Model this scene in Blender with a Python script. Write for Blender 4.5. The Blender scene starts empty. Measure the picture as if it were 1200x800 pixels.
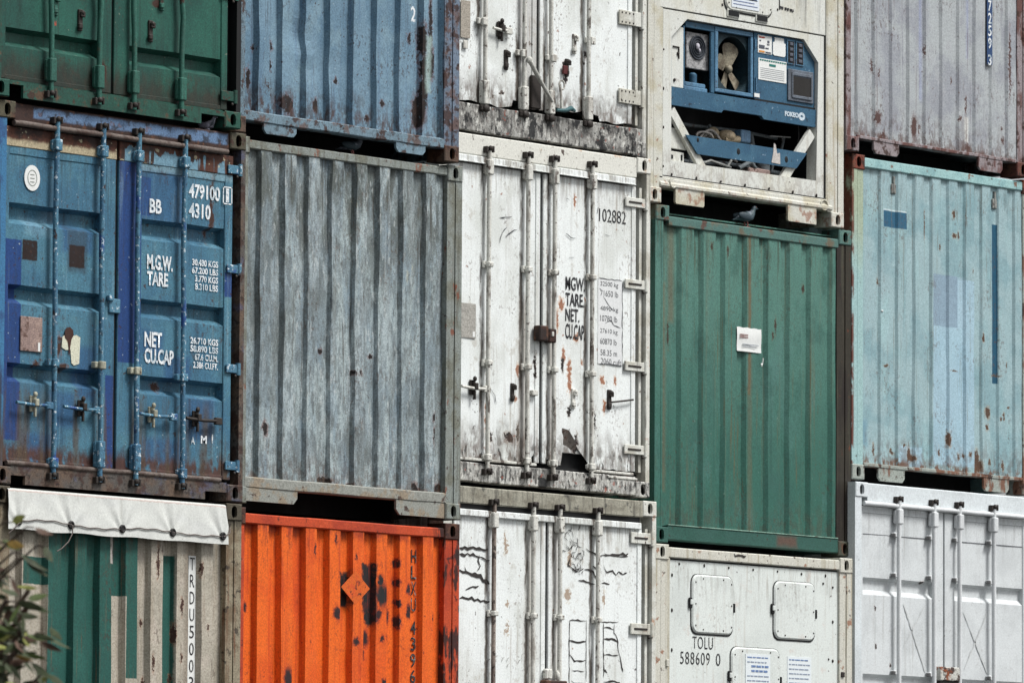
import bpy, bmesh, math, random
from mathutils import Vector, Matrix, noise as mnoise
random.seed(7)
SC = bpy.context.scene
COL = SC.collection
H, W, D = 2.591, 2.438, 6.058
R = math.radians

# ------------------------------------------------------------------ materials
def lin(c):
    o = []
    for v in c[:3]:
        v = v/255.0
        o.append(v/12.92 if v <= .04045 else ((v+.055)/1.055)**2.4)
    return (o[0]**1.2, o[1]**1.2, o[2]**1.2, 1.0)

class Mat:
    def __init__(s, name, base, rough=.62, seed=0.0, metal=0.0):
        s.m = bpy.data.materials.new(name); s.m.use_nodes = True
        s.nt = s.m.node_tree; s.nt.nodes.clear()
        s.out = s.n('ShaderNodeOutputMaterial'); s.b = s.n('ShaderNodeBsdfPrincipled')
        s.l(s.b.outputs[0], s.out.inputs[0])
        s.b.inputs['Roughness'].default_value = rough
        s.b.inputs['Metallic'].default_value = metal
        s.b.inputs['Specular IOR Level'].default_value = .35
        tc = s.n('ShaderNodeTexCoord'); s.co = tc.outputs['Object']; s.seed = seed
        s.col = None; s.base = lin(base); s.hgt = None
        rgb = s.n('ShaderNodeRGB'); rgb.outputs[0].default_value = s.base; s.col = rgb.outputs[0]
        s._pw = {}
    def n(s, t): return s.nt.nodes.new(t)
    def l(s, a, b): s.nt.links.new(a, b)
    def math(s, op, a, b=None, c=None, clamp=False):
        n = s.n('ShaderNodeMath'); n.operation = op; n.use_clamp = clamp
        for i, v in enumerate((a, b, c)):
            if v is None: continue
            if hasattr(v, 'links'): s.l(v, n.inputs[i])
            else: n.inputs[i].default_value = v
        return n.outputs[0]
    def vm(s, op, a, b=None, c=None):
        n = s.n('ShaderNodeVectorMath'); n.operation = op
        for i, v in enumerate((a, b, c)):
            if v is None: continue
            if hasattr(v, 'links'): s.l(v, n.inputs[i])
            else: n.inputs[i].default_value = v
        return n.outputs['Value'] if op in ('LENGTH', 'DOT_PRODUCT') else n.outputs[0]
    def noise(s, sc, detail=4, rough=.55, off=0.0, color=False, co=None, dist=0):
        v = s.vm('MULTIPLY_ADD', co or s.co, (sc[0], sc[1], sc[2]), (s.seed*3.1+off, off*1.7+s.seed, off*.6-s.seed*2.3))
        n = s.n('ShaderNodeTexNoise'); n.inputs['Scale'].default_value = 1
        n.inputs['Detail'].default_value = detail; n.inputs['Roughness'].default_value = rough
        n.inputs['Distortion'].default_value = dist
        s.l(v, n.inputs['Vector'])
        return n.outputs['Color'] if color else n.outputs[0]
    def rng(s, v, lo, hi, a=0.0, b=1.0, smooth=True):
        n = s.n('ShaderNodeMapRange'); n.interpolation_type = 'SMOOTHSTEP' if smooth else 'LINEAR'
        s.l(v, n.inputs[0])
        n.inputs[1].default_value = lo; n.inputs[2].default_value = hi
        n.inputs[3].default_value = a; n.inputs[4].default_value = b
        return n.outputs[0]
    def mul(s, a, b): return s.math('MULTIPLY', a, b)
    def mix(s, color, fac, strength=1.0, mode='MIX'):
        n = s.n('ShaderNodeMix'); n.data_type = 'RGBA'; n.blend_type = mode
        if strength != 1.0: fac = s.mul(fac, strength)
        s.l(fac, n.inputs['Factor']); s.l(s.col, n.inputs['A'])
        if hasattr(color, 'links'): s.l(color, n.inputs['B'])
        else: n.inputs['B'].default_value = lin(color)
        s.col = n.outputs['Result']; return s
    def pw(s, amp, sc=18):
        k = (amp, sc)
        if k not in s._pw:
            c = s.noise((sc, sc, sc), 4, .65, 5.5, color=True)
            s._pw[k] = s.vm('ADD', s.co, s.vm('MULTIPLY_ADD', c, (amp*2, 0, amp*2), (-amp, 0, -amp)))
        return s._pw[k]
    # ---- layers
    def blob(s, color, sc, lo, hi, st=1.0, detail=5, off=1.0, mask=None, rough=.6, dist=0):
        if not isinstance(sc, tuple): sc = (sc, sc, sc)
        f = s.rng(s.noise(sc, detail, rough, off, dist=dist), lo, hi)
        if mask is not None: f = s.mul(f, mask)
        return s.mix(color, f, st)
    def zmask(s, z1, z0, wob=.0, sc=(8, 8, 1.5), off=9.0):
        """1 at z1 fading to 0 at z0"""
        sx = s.n('ShaderNodeSeparateXYZ'); s.l(s.co, sx.inputs[0]); z = sx.outputs[2]
        if wob: z = s.math('ADD', z, s.math('MULTIPLY_ADD', s.noise(sc, 4, .65, off), wob*2, -wob))
        if z1 < z0: return s.rng(z, z1, z0, 1, 0)
        return s.rng(z, z0, z1, 0, 1)
    def xmask(s, x1, x0, wob=.0, off=4.0):
        sx = s.n('ShaderNodeSeparateXYZ'); s.l(s.co, sx.inputs[0]); z = sx.outputs[0]
        if wob: z = s.math('ADD', z, s.math('MULTIPLY_ADD', s.noise((6, 6, 2), 4, .65, off), wob*2, -wob))
        if x1 < x0: return s.rng(z, x1, x0, 1, 0)
        return s.rng(z, x0, x1, 0, 1)
    def spotmask(s, spots, wob=.012, sc=18, lo=.75, hi=1.0):
        p = s.pw(wob, sc); acc = None
        for (x, z, rx, rz) in spots:
            v = s.vm('LENGTH', s.vm('MULTIPLY_ADD', p, (1/rx, 0, 1/rz), (-x/rx, 0, -z/rz)))
            acc = v if acc is None else s.math('MINIMUM', acc, v)
        return acc
    def spots(s, spots, core=(38, 26, 24), halo=(120, 62, 38), wob=.014, sc=22, st=1.0, halo_st=.6, soft=False):
        d = s.spotmask(spots, wob*2.3, sc*1.5)
        nz = s.noise((34, 34, 26), 4, .65, 27.0)
        s.mix(halo, s.mul(s.rng(d, .95, 1.6, 1, 0), s.rng(nz, .36, .58, .15, 1)), halo_st*st)
        if soft: return s.mix(core, s.rng(d, .55, 1.15, 1, 0), st)
        return s.mix(core, s.mul(s.rng(d, .84, 1.02, 1, 0), s.rng(nz, .30, .42, .25, 1)), st)
    def rects(s, color, rects, st=1.0, wob=.004, sc=30, soft=.004, mask=None):
        p = s.pw(wob, sc); sp = s.n('ShaderNodeSeparateXYZ'); s.l(p, sp.inputs[0]); X, Z = sp.outputs[0], sp.outputs[2]
        acc = None
        for (x0, z0, x1, z1) in rects:
            dx = s.math('SUBTRACT', s.math('ABSOLUTE', s.math('SUBTRACT', X, (x0+x1)/2)), abs(x1-x0)/2)
            dz = s.math('SUBTRACT', s.math('ABSOLUTE', s.math('SUBTRACT', Z, (z0+z1)/2)), abs(z1-z0)/2)
            d = s.math('MAXIMUM', dx, dz)
            acc = d if acc is None else s.math('MINIMUM', acc, d)
        f = s.rng(acc, -soft, soft, 1, 0)
        if mask is not None: f = s.mul(f, mask)
        return s.mix(color, f, st)
    def streak(s, color, st=.5, lo=.5, hi=.75, sx=16, sz=.7, off=2.0, mask=None):
        return s.blob(color, (sx, sx, sz), lo, hi, st, 5, off, mask, .65)
    def specks(s, color, sc=28, lo=.66, hi=.7, st=1.0, off=7.0, mask=None):
        return s.blob(color, sc, lo, hi, st, 3, off, mask, .5)
    def weather(s, runs=(104, 84, 66), chip=(72, 52, 44), a=.5, b=.5, top=2.5, bot=.15, off=60):
        """rust and dirt that starts at rails, seams and chips and runs down from them"""
        s.streak(runs, .75*a, .56, .66, 34, 1.1, off=off, mask=s.rng(s.noise((2.2, 2.2, 1.3), 3, .5, off+1), .42, .62))
        s.streak(tuple(int(v*.7) for v in runs), .6*a, .5, .66, 26, 3.2, off=off+2, mask=s.zmask(top, top-.5, .25, (7, 7, 1)))
        clus = s.rng(s.noise((3.2, 3.2, 2.2), 3, .55, off+4), .46, .66)
        s.blob(chip, (46, 46, 30), .56, .63, .9*b, 3, off+5, clus)
        low = s.mul(s.zmask(bot+.06, bot+.34, .16, (9, 9, 4)), s.rng(s.noise((22, 22, 12), 5, .65, off+7), .46, .58))
        return s.mix(chip, low, .75*b)
    def grain(s, amt=.16, sc=78):
        amt *= 1.75
        a = s.noise((sc, sc, sc), 2, .7, 11.0)
        f = s.rng(a, .3, .7, 1-amt, 1+amt, smooth=False)
        n = s.n('ShaderNodeMix'); n.data_type = 'RGBA'; n.blend_type = 'MULTIPLY'; n.inputs['Factor'].default_value = 1
        cb = s.n('ShaderNodeCombineColor')
        for i in range(3): s.l(f, cb.inputs[i])
        s.l(s.col, n.inputs['A']); s.l(cb.outputs[0], n.inputs['B']); s.col = n.outputs['Result']
        return s
    def done(s, bump=.25, dist=.004, sc=9):
        s.l(s.col, s.b.inputs['Base Color'])
        if bump:
            bm = s.n('ShaderNodeBump'); bm.inputs['Strength'].default_value = bump; bm.inputs['Distance'].default_value = dist
            a = s.noise((sc, sc, sc*.6), 5, .6, 3.0)
            s.l(a, bm.inputs['Height']); s.l(bm.outputs[0], s.b.inputs['Normal'])
            s.l(s.rng(s.noise((4, 4, 2), 4, .6, 6.0), .3, .7, .5, .8), s.b.inputs['Roughness'])
        return s.m

RUST = (74, 50, 41); RUSTD = (42, 33, 31); RUSTO = (146, 84, 46); GRIME = (36, 36, 36)

def plain(name, c, rough=.6, grain=.12, metal=0, seed=0):
    m = Mat(name, c, rough, seed, metal)
    if grain: m.grain(grain)
    return m.done(.15)

MAT = {}
def frame_paint(name, c, rust=.5, seed=0.0, dirt=(60, 55, 50)):
    """paint on posts, rails, castings: chips of rust, streaks"""
    m = Mat(name, c, seed=seed)
    m.blob(tuple(int(v*.8) for v in c), 3, .4, .7, .6, off=.5)
    m.streak(dirt, .45, .48, .72, 20, 1.2)
    m.blob((106, 76, 58), 9, .66-.16*rust, .76-.14*rust, .75, off=3.3)
    m.blob(RUST, 11, .68-.14*rust, .74-.14*rust, .9, off=3.3)
    m.blob(RUSTD, 26, .6-.04*rust, .7-.04*rust, .7*rust, off=8.0)
    m.grain(.18)
    return m.done(.3)

# ------------------------------------------------------------------ mesh builder
class MB:
    def __init__(s): s.v = []; s.f = []; s.mi = []; s.sm = []
    def add(s, vs, fs, mi=0, smooth=False):
        o = len(s.v); s.v += [tuple(v) for v in vs]
        for f in fs: s.f.append([o+i for i in f]); s.mi.append(mi); s.sm.append(smooth)
        return s
    def box(s, x0, x1, y0, y1, z0, z1, bev=0.0, mi=0, rot=None, piv=None):
        if bev <= 0:
            vs = [(x, y, z) for x in (x0, x1) for y in (y0, y1) for z in (z0, z1)]
            fs = [(0, 1, 3, 2), (4, 6, 7, 5), (0, 4, 5, 1), (2, 3, 7, 6), (0, 2, 6, 4), (1, 5, 7, 3)]
        else:
            bev = min(bev, .45*min(abs(x1-x0), abs(y1-y0), abs(z1-z0)))
            bm = bmesh.new(); bmesh.ops.create_cube(bm, size=1)
            for v in bm.verts:
                v.co = Vector((x0 if v.co.x < 0 else x1, y0 if v.co.y < 0 else y1, z0 if v.co.z < 0 else z1))
            bmesh.ops.bevel(bm, geom=bm.edges[:], offset=bev, segments=1, affect='EDGES')
            bm.verts.index_update()
            vs = [tuple(v.co) for v in bm.verts]; fs = [[v.index for v in f.verts] for f in bm.faces]; bm.free()
        if rot is not None:
            p = Vector(piv or ((x0+x1)/2, (y0+y1)/2, (z0+z1)/2))
            vs = [tuple(p+rot@(Vector(v)-p)) for v in vs]
        return s.add(vs, fs, mi)
    def prism(s, pts, y0, y1, mi=0, smooth=False):
        """polygon in (x,z) extruded from y0 (front) to y1"""
        n = len(pts); vs = [(p[0], y0, p[1]) for p in pts]+[(p[0], y1, p[1]) for p in pts]
        fs = [list(range(n)), list(range(2*n-1, n-1, -1))]
        for i in range(n): fs.append((i, i+n, (i+1) % n+n, (i+1) % n))
        return s.add(vs, fs, mi, smooth)
    def tube(s, pts, r, n=10, mi=0, cap=True):
        pts = [Vector(p) for p in pts]; rs = r if isinstance(r, (list, tuple)) else [r]*len(pts)
        rings = []; prev = None
        for i, p in enumerate(pts):
            t = (pts[min(i+1, len(pts)-1)]-pts[max(i-1, 0)]).normalized()
            a = t.cross(Vector((0, 0, 1)) if abs(t.z) < .9 else Vector((1, 0, 0))).normalized()
            if prev is not None:
                a2 = (prev - t*prev.dot(t))
                if a2.length > 1e-4: a = a2.normalized()
            prev = a; b = t.cross(a)
            rings.append([p+(a*math.cos(2*math.pi*k/n)+b*math.sin(2*math.pi*k/n))*rs[i] for k in range(n)])
        vs = [v for rr in rings for v in rr]; fs = []
        for i in range(len(rings)-1):
            for k in range(n): fs.append((i*n+k, i*n+(k+1) % n, (i+1)*n+(k+1) % n, (i+1)*n+k))
        s.add(vs, fs, mi, True)
        if cap: s.add(rings[0], [list(range(n))[::-1]], mi); s.add(rings[-1], [list(range(n))], mi)
        return s
    def grid(s, fn, nu, nv, mi=0, smooth=False):
        vs = [fn(i/nu, j/nv) for j in range(nv+1) for i in range(nu+1)]
        fs = [(j*(nu+1)+i, j*(nu+1)+i+1, (j+1)*(nu+1)+i+1, (j+1)*(nu+1)+i) for j in range(nv) for i in range(nu)]
        return s.add(vs, fs, mi, smooth)
    def ball(s, c, rx, ry, rz, n=10, m=7, mi=0, rot=None):
        vs = []; fs = []
        for j in range(m+1):
            a = math.pi*j/m
            for i in range(n):
                b = 2*math.pi*i/n
                p = Vector((rx*math.sin(a)*math.cos(b), ry*math.sin(a)*math.sin(b), rz*math.cos(a)))
                if rot: p = rot@p
                vs.append(Vector(c)+p)
        for j in range(m):
            for i in range(n): fs.append((j*n+i, (j+1)*n+i, (j+1)*n+(i+1) % n, j*n+(i+1) % n))
        return s.add(vs, fs, mi, True)
    def build(s, name, mats, parent=None, label=None, merge=False):
        me = bpy.data.meshes.new(name); me.from_pydata(s.v, [], s.f)
        if not isinstance(mats, (list, tuple)): mats = [mats]
        for m in mats: me.materials.append(m)
        me.polygons.foreach_set('material_index', s.mi); me.polygons.foreach_set('use_smooth', s.sm)
        bm = bmesh.new(); bm.from_mesh(me)
        if merge: bmesh.ops.remove_doubles(bm, verts=bm.verts, dist=1e-5)
        bmesh.ops.recalc_face_normals(bm, faces=bm.faces); bm.to_mesh(me); bm.free()
        me.update()
        o = bpy.data.objects.new(name, me); COL.objects.link(o)
        if parent is not None: o.parent = parent
        if label: o['label'] = label
        return o

def empty(name, loc, label, cat, group=None):
    o = bpy.data.objects.new(name, None); o.location = loc; o.empty_display_size = .3; COL.objects.link(o)
    o['label'] = label; o['category'] = cat
    if group: o['group'] = group
    return o

def text(body, rect, mat, parent, y=-.003, bold=.02, name='lettering', spacing=1.0, align='CENTER', rotz=0, line=1.0):
    """lettering fitted into rect = (x0, z_top, x1, z_bottom) on the plane y"""
    cu = bpy.data.curves.new('t', 'FONT'); cu.body = body; cu.offset = bold; cu.space_character = spacing
    cu.align_x = align; cu.space_line = line; cu.resolution_u = 3
    ob = bpy.data.objects.new('t', cu); COL.objects.link(ob)
    bpy.context.view_layer.update()
    me = bpy.data.meshes.new_from_object(ob.evaluated_get(bpy.context.evaluated_depsgraph_get()))
    bpy.data.objects.remove(ob); me.name = name
    if rotz:
        for v in me.vertices: v.co = (v.co.y, -v.co.x, 0)
    xs = [v.co.x for v in me.vertices]; ys = [v.co.y for v in me.vertices]
    ax, bx, ay, by = min(xs), max(xs), min(ys), max(ys)
    x0, zt, x1, zb = rect
    for v in me.vertices:
        v.co = (x0+(v.co.x-ax)/(bx-ax)*(x1-x0), y, zb+(v.co.y-ay)/(by-ay)*(zt-zb))
    me.materials.clear(); me.materials.append(mat)
    o = bpy.data.objects.new(name, me); COL.objects.link(o); o.parent = parent
    return o

def ribbon(mb, pts, w, y, mi=0, jit=.3):
    """thin uneven crack drawn along pts (x,z)"""
    P = []
    for (a, b) in zip(pts[:-1], pts[1:]):
        n = max(2, int(math.hypot(b[0]-a[0], b[1]-a[1])/.03))
        for k in range(n): P.append((a[0]+(b[0]-a[0])*k/n, a[1]+(b[1]-a[1])*k/n))
    P.append(pts[-1]); L = []; Rr = []
    for i, p in enumerate(P):
        q = P[min(i+1, len(P)-1)]; o = P[max(i-1, 0)]
        dx, dz = q[0]-o[0], q[1]-o[1]; l = math.hypot(dx, dz) or 1; nx, nz = -dz/l, dx/l
        ww = w*random.uniform(.35, 1.2); ox = random.uniform(-1, 1)*jit*w*1.4
        if i in (0, len(P)-1): ww *= .3
        L.append((p[0]+nx*(ww/2+ox), y, p[1]+nz*(ww/2+ox))); Rr.append((p[0]-nx*(ww/2-ox), y, p[1]-nz*(ww/2-ox)))
    n = len(P); mb.add(L+Rr, [(i, i+1, n+i+1, n+i) for i in range(n-1)], mi)

def vprism(mb, pts, z0, z1, mi=0):
    n = len(pts); vs = [(p[0], p[1], z0) for p in pts]+[(p[0], p[1], z1) for p in pts]
    fs = [list(range(n))[::-1], list(range(n, 2*n))]+[(i, (i+1) % n, (i+1) % n+n, i+n) for i in range(n)]
    mb.add(vs, fs, mi)

def holed_front(mb, outer, inner, y, mi=0):
    bm = bmesh.new()
    a = [bm.verts.new((p[0], y, p[1])) for p in outer]; b = [bm.verts.new((p[0], y, p[1])) for p in inner]
    es = [bm.edges.new((l[i], l[(i+1) % len(l)])) for l in (a, b) for i in range(len(l))]
    bmesh.ops.triangle_fill(bm, use_beauty=True, use_dissolve=False, edges=es)
    bm.verts.index_update()
    mb.add([tuple(v.co) for v in bm.verts], [[v.index for v in f.verts] for f in bm.faces], mi); bm.free()

def stadium(cx, cz, w, h, n=6):
    r = w/2; s = h/2-r
    return [(cx+r*math.cos(a), cz+s+r*math.sin(a)) for a in [math.pi*k/n for k in range(n+1)]] + \
           [(cx+r*math.cos(a), cz-s+r*math.sin(a)) for a in [math.pi+math.pi*k/n for k in range(n+1)]]

CW, CH, CD = .162, .118, .178
def casting(parent, x0, z0, mats, front=True, y0=0.0):
    mb = MB(); c = .007
    if front:
        x1, z1 = x0+CW, z0+CH; y1 = CD
        outer = [(x0+c, z0+c), (x1-c, z0+c), (x1-c, z1-c), (x0+c, z1-c)]
        hole = stadium(x0+CW/2, z0+CH/2, .056, .086)
        holed_front(mb, outer, hole, y0)
        o2 = [(x0, z0), (x1, z0), (x1, z1), (x0, z1)]
        vs = [(p[0], y0, p[1]) for p in outer]+[(p[0], y0+c, p[1]) for p in o2]+[(p[0], y1, p[1]) for p in o2]
        fs = [(i, (i+1) % 4, (i+1) % 4+4, i+4) for i in range(4)]+[(i+4, (i+1) % 4+4, (i+1) % 4+8, i+8) for i in range(4)]+[(8, 9, 10, 11)]
        mb.add(vs, fs)
        n = len(hole)
        big = [(x0+CW/2+(p[0]-x0-CW/2)*1.35, z0+CH/2+(p[1]-z0-CH/2)*1.05) for p in hole]
        vs = [(p[0], y0, p[1]) for p in hole]+[(p[0], y0+.025, p[1]) for p in hole]
        mb.add(vs, [(i, (i+1) % n, (i+1) % n+n, i+n) for i in range(n)])
        vs = [(p[0], y0+.025, p[1]) for p in hole]+[(p[0], y0+.026, p[1]) for p in big]+[(p[0], y0+.15, p[1]) for p in big]
        mb.add(vs, [(i, (i+1) % n, (i+1) % n+n, i+n) for i in range(n)]+[(i+n, (i+1) % n+n, (i+1) % n+2*n, i+2*n) for i in range(n)]+[list(range(2*n, 3*n))], 1)
    else:
        mb.box(x0, x0+CW, D-CD, D, z0, z0+CH, .007)
    return mb.build('corner_casting', mats, parent)

def shell(root, fm, sm, postw=(.155, .16), cast_mats=None, post_mats=None, zlo=0.0):
    """castings, posts, side rails, walls, roof, floor of one 20-foot box; fm frame material, sm side material"""
    dk = MAT['void']
    cm = cast_mats or [fm]*4; pm = post_mats or [fm, fm]
    for i, (x, z) in enumerate(((0, zlo), (W-CW, zlo), (0, H-CH), (W-CW, H-CH))):
        casting(root, x, z, [cm[i], dk]); casting(root, x, z, [fm, dk], False)
    for i, (x0, x1) in enumerate(((0, postw[0]), (W-postw[1], W))):
        m = MB()
        if postw[1] < .06 and i == 1: pts = [(x0, .008), (x1, .008), (x1, .15), (x0-.10, .15), (x0-.10, .115), (x0, .115)]
        elif postw[0] < .1 and i == 0: pts = [(x0, .008), (x1, .008), (x1, .15), (x0, .15)]
        elif i == 0: pts = [(x0, .008), (x0+.07, .008), (x0+.07, .02), (x0+.078, .02), (x0+.078, .012), (x1, .012), (x1, .075), (x0+.05, .075), (x0+.05, .15), (x0, .15)]
        else: pts = [(x0, .012), (x1-.078, .012), (x1-.078, .02), (x1-.07, .02), (x1-.07, .008), (x1, .008), (x1, .15), (x1-.05, .15), (x1-.05, .075), (x0, .075)]
        vprism(m, pts, zlo+CH, H-CH); m.build('corner_post', pm[i], root)
        m = MB(); m.box(0 if i == 0 else W-.1, .1 if i == 0 else W, D-.14, D-.008, zlo+CH, H-CH); m.build('corner_post', fm, root)
    for x0, x1 in ((.004, .07), (W-.07, W-.004)):
        m = MB(); m.box(x0, x1, CD, D-CD, zlo+.03, zlo+.17); m.build('bottom_side_rail', fm, root)
        m = MB(); m.box(x0, x1, CD, D-CD, H-.10, H-.03); m.build('top_side_rail', fm, root)
        sx = x0+.01 if x0 < 1 else x1-.01; s = 1 if x0 < 1 else -1
        m = MB(); vs = []; y = CD
        prof = []
        while y < D-CD-.28:
            prof += [(sx, y), (sx, y+.07), (sx+s*.034, y+.138), (sx+s*.034, y+.208)]; y += .276
        prof += [(sx, y), (sx, D-CD)]
        m.grid(lambda u, v: (prof[int(round(u*(len(prof)-1)))][0], prof[int(round(u*(len(prof)-1)))][1], .165+zlo+v*(H-.26-zlo)), len(prof)-1, 1)
        m.build('side_wall', sm, root)
    m = MB(); m.box(.06, W-.06, .08, D-.08, H-.055, H-.045); m.build('roof', sm, root)
    m = MB(); m.box(.07, W-.07, .08, D-.08, zlo+.15, zlo+.178)
    m.box(.15, W-.15, .55, .57, zlo+.0, zlo+.15)  # cross wall added to block back light and keep the gap black
    y = .9
    while y < D-.4: m.box(.07, W-.07, y, y+.05, zlo+.03, zlo+.15); y += .45
    m.build('floor', dk, root)
    m = MB(); m.box(.1, W-.1, D-.06, D-.02, zlo+.12, H-.1); m.build('rear_wall', sm, root)

def corr_panel(root, mat, z0, z1, starts, pitch, ow, slope=.018, depth=.0456, x0=.155, x1=2.285, y=.02, dent=.004, dents=(), seed=0, nz=44, sag=0):
    """corrugated end wall: outer flats of width ow starting at the given x"""
    prof = [(x0, y+depth)]
    for s in starts:
        a, b = s-slope, s+ow+slope
        if a > prof[-1][0]+.002: prof.append((a, y+depth))
        prof += [(s, y), (s+ow*.5, y), (s+ow, y)]
        if b < x1: prof.append((b, y+depth))
    prof = [q for q in prof if q[0] <= x1+1e-6]
    if prof[-1][0] < x1-.003: prof.append((x1, prof[-1][1]))
    # mid points in the recesses
    out = []
    for i, p in enumerate(prof):
        out.append(p)
        if i+1 < len(prof) and abs(p[1]-(y+depth)) < 1e-6 and abs(prof[i+1][1]-(y+depth)) < 1e-6 and prof[i+1][0]-p[0] > .02:
            out.append(((p[0]+prof[i+1][0])/2, y+depth))
    if out[-1][0] < x1-.003: out.append((x1, out[-1][1]))
    n = len(out)-1
    def fn(u, v):
        px, py = out[int(round(u*n))]; z = z0+(z1-z0)*v
        q = Vector((px*2.3+seed*7, py*20, z*1.6))
        k = mnoise.noise(q)*dent*1.2+mnoise.noise(q*3.1)*dent*.6
        dx = mnoise.noise(Vector((px*3, seed*3.3, z*2.2)))*dent*1.6
        e = min(1, (z-z0)/.08, (z1-z)/.08); e = max(0, e)
        for (cx, cz, rr, dd) in dents:
            d = math.hypot((px-cx)/rr, (z-cz)/rr)
            if d < 1: k += dd*(1-d*d)**2
        return (px+dx*e, py+k*e, z)
    m = MB(); m.grid(fn, n, nz); return m.build('end_wall', mat, root)

def rail(root, name, mat, x0, x1, y0, y1, z0, z1, bev=.008, warp=.002):
    m = MB(); n = 24
    # rail with slightly wavy edges
    def sec(x):
        w = mnoise.noise(Vector((x*3+z0*5, y0*9, 1.7)))*warp
        return [(y0+bev+w, z0+w), (y1, z0+w), (y1, z1+w), (y0+bev+w, z1+w), (y0+w, z1-bev+w), (y0+w, z0+bev+w)]
    vs = []; fs = []
    for i in range(n+1):
        x = x0+(x1-x0)*i/n
        vs += [(x, a, b) for a, b in sec(x)]
    for i in range(n):
        for k in range(6): fs.append((i*6+k, i*6+(k+1) % 6, (i+1)*6+(k+1) % 6, (i+1)*6+k))
    fs += [tuple(range(6))[::-1], tuple(range(n*6, n*6+6))]
    m.add(vs, fs); return m.build(name, mat, root)

def flange(root, mat, x0, x1, z0, z1, cut='both', y=.016, c=.03):
    m = MB()
    pts = [(x0, z1), (x0, z0+(c if cut in ('both', 'l') else 0))]
    if cut in ('both', 'l'): pts.append((x0+c, z0))
    if cut in ('both', 'r'): pts += [(x1-c, z0), (x1, z0+c)]
    else: pts.append((x1, z0))
    pts.append((x1, z1)); m.prism(pts, y, y+.02)
    return m.build('sill_plate', mat, root)

# ------------------------------------------------------------------ door hardware (sub-parts of a door)
def lock_bar(door, mat, x, y, z0, z1, r=.017, bend=0, guides=(), gw=.085, gh=.05, gmat=None, sleeves=(), cams=(), bends=()):
    m = MB(); n = 18; pts = []
    for k in range(n+1):
        z = z0+(z1-z0)*k/n; dx = mnoise.noise(Vector((x*9, z*1.4, 3)))*.004
        for (bz, amt, wd) in bends: dx += amt*math.exp(-((z-bz)/wd)**2)
        pts.append((x+dx, y, z))
    m.tube(pts, r, 10); m.build('lock_bar', mat, door)
    g = gmat or mat
    for z in guides:            # bearing bracket round the bar
        m = MB(); w, h = gw/2, gh/2
        m.box(x-w, x+w, y+.012, y+.034, z-h, z+h, .004)
        m.box(x-r-.008, x+r+.01, y-r-.012, y+.014, z-h*.75, z+h*.75, .006)
        m.ball((x-w+.012, y+.01, z), .007, .006, .007, 6, 4); m.ball((x+w-.012, y+.01, z), .007, .006, .007, 6, 4)
        m.build('bar_bracket', g, door)
    for (za, zb) in sleeves:    # long guide housing
        m = MB(); m.box(x-r-.012, x+r+.014, y-r-.008, y+.03, za, zb, .007)
        m.box(x-r-.02, x+r+.022, y+.006, y+.03, za+.01, zb-.01, .003); m.build('bar_bracket', g, door)
    for (zc, s) in cams:        # cam and keeper at the end
        m = MB(); m.box(x-.034, x+.02, y-.012, y+.016, zc-.016, zc+.016, .005)
        m.box(x-.05, x-.03, y-.02, y+.05, zc-.028, zc+.02, .004); m.box(x+.024, x+.04, y-.02, y+.05, zc-.022, zc+.026, .004)
        m.ball((x-.002, y-.014, zc+s*.008), .022, .018, .02, 8, 5); m.build('bar_cam', MAT['cam'] if s else g, door)

def handle(door, mat, x0, x1, y, z, catch, latchmat=None):
    m = MB(); m.tube([(x0, y-.004, z+.004), (x0+.05, y-.006, z), ((x0+x1)/2, y-.004, z-.004), (x1-.06, y-.004, z), (x1, y, z)], .0115, 8)
    m.box(x1-.055, x1+.015, y-.012, y+.016, z-.025, z+.025, .005); m.build('handle', mat, door)
    m = MB(); lm = latchmat or mat
    m.box(catch-.03, catch+.03, y+.012, y+.03, z-.05, z+.06, .004)
    m.box(catch-.012, catch+.026, y-.022, y+.014, z-.012, z+.038, .005)
    m.ball((catch, y-.004, z+.068), .018, .014, .02, 8, 5); m.box(catch-.006, catch+.01, y-.01, y+.01, z-.085, z-.02, .003)
    m.build('handle_latch', lm, door)

def catch_only(door, mat, x, y, z, s=1.0):
    m = MB()
    m.box(x-.02*s, x+.02*s, y-.004, y+.014, z-.075*s, z+.075*s, .004)
    m.box(x-.012*s, x+.03*s, y-.022, y, z+.02*s, z+.06*s, .005); m.box(x-.03*s, x+.008*s, y-.02, y, z-.06*s, z-.025*s, .005)
    m.ball((x+.004, y-.016, z+.05*s), .016*s, .014, .018*s, 7, 5)
    m.build('handle_latch', mat, door)

def hinge(door, mat, x0, x1, y, z0, z1, slot=True, bolts=False):
    m = MB(); m.box(x0, x1-.03, y, y+.014, z0, z1, .004)
    m.tube([(x1-.02, y+.006, z0-.012), (x1-.02, y+.006, z1+.012)], .019, 10)
    if slot: m.box(x0+.035, x1-.075, y-.007, y+.002, (z0+z1)/2-.006, (z0+z1)/2+.008, .003, mi=1)
    if bolts:
        for i in range(4): m.ball((x0+.03+i*.045, y, z1-.02), .008, .006, .008, 6, 4, 1); m.ball((x0+.03+i*.045, y, z0+.02), .008, .006, .008, 6, 4, 1)
    m.ball((x1-.05, y+.002, z0-.02), .012, .01, .012, 6, 4, 1)
    m.build('hinge', [mat, MAT['cam']], door)

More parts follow.
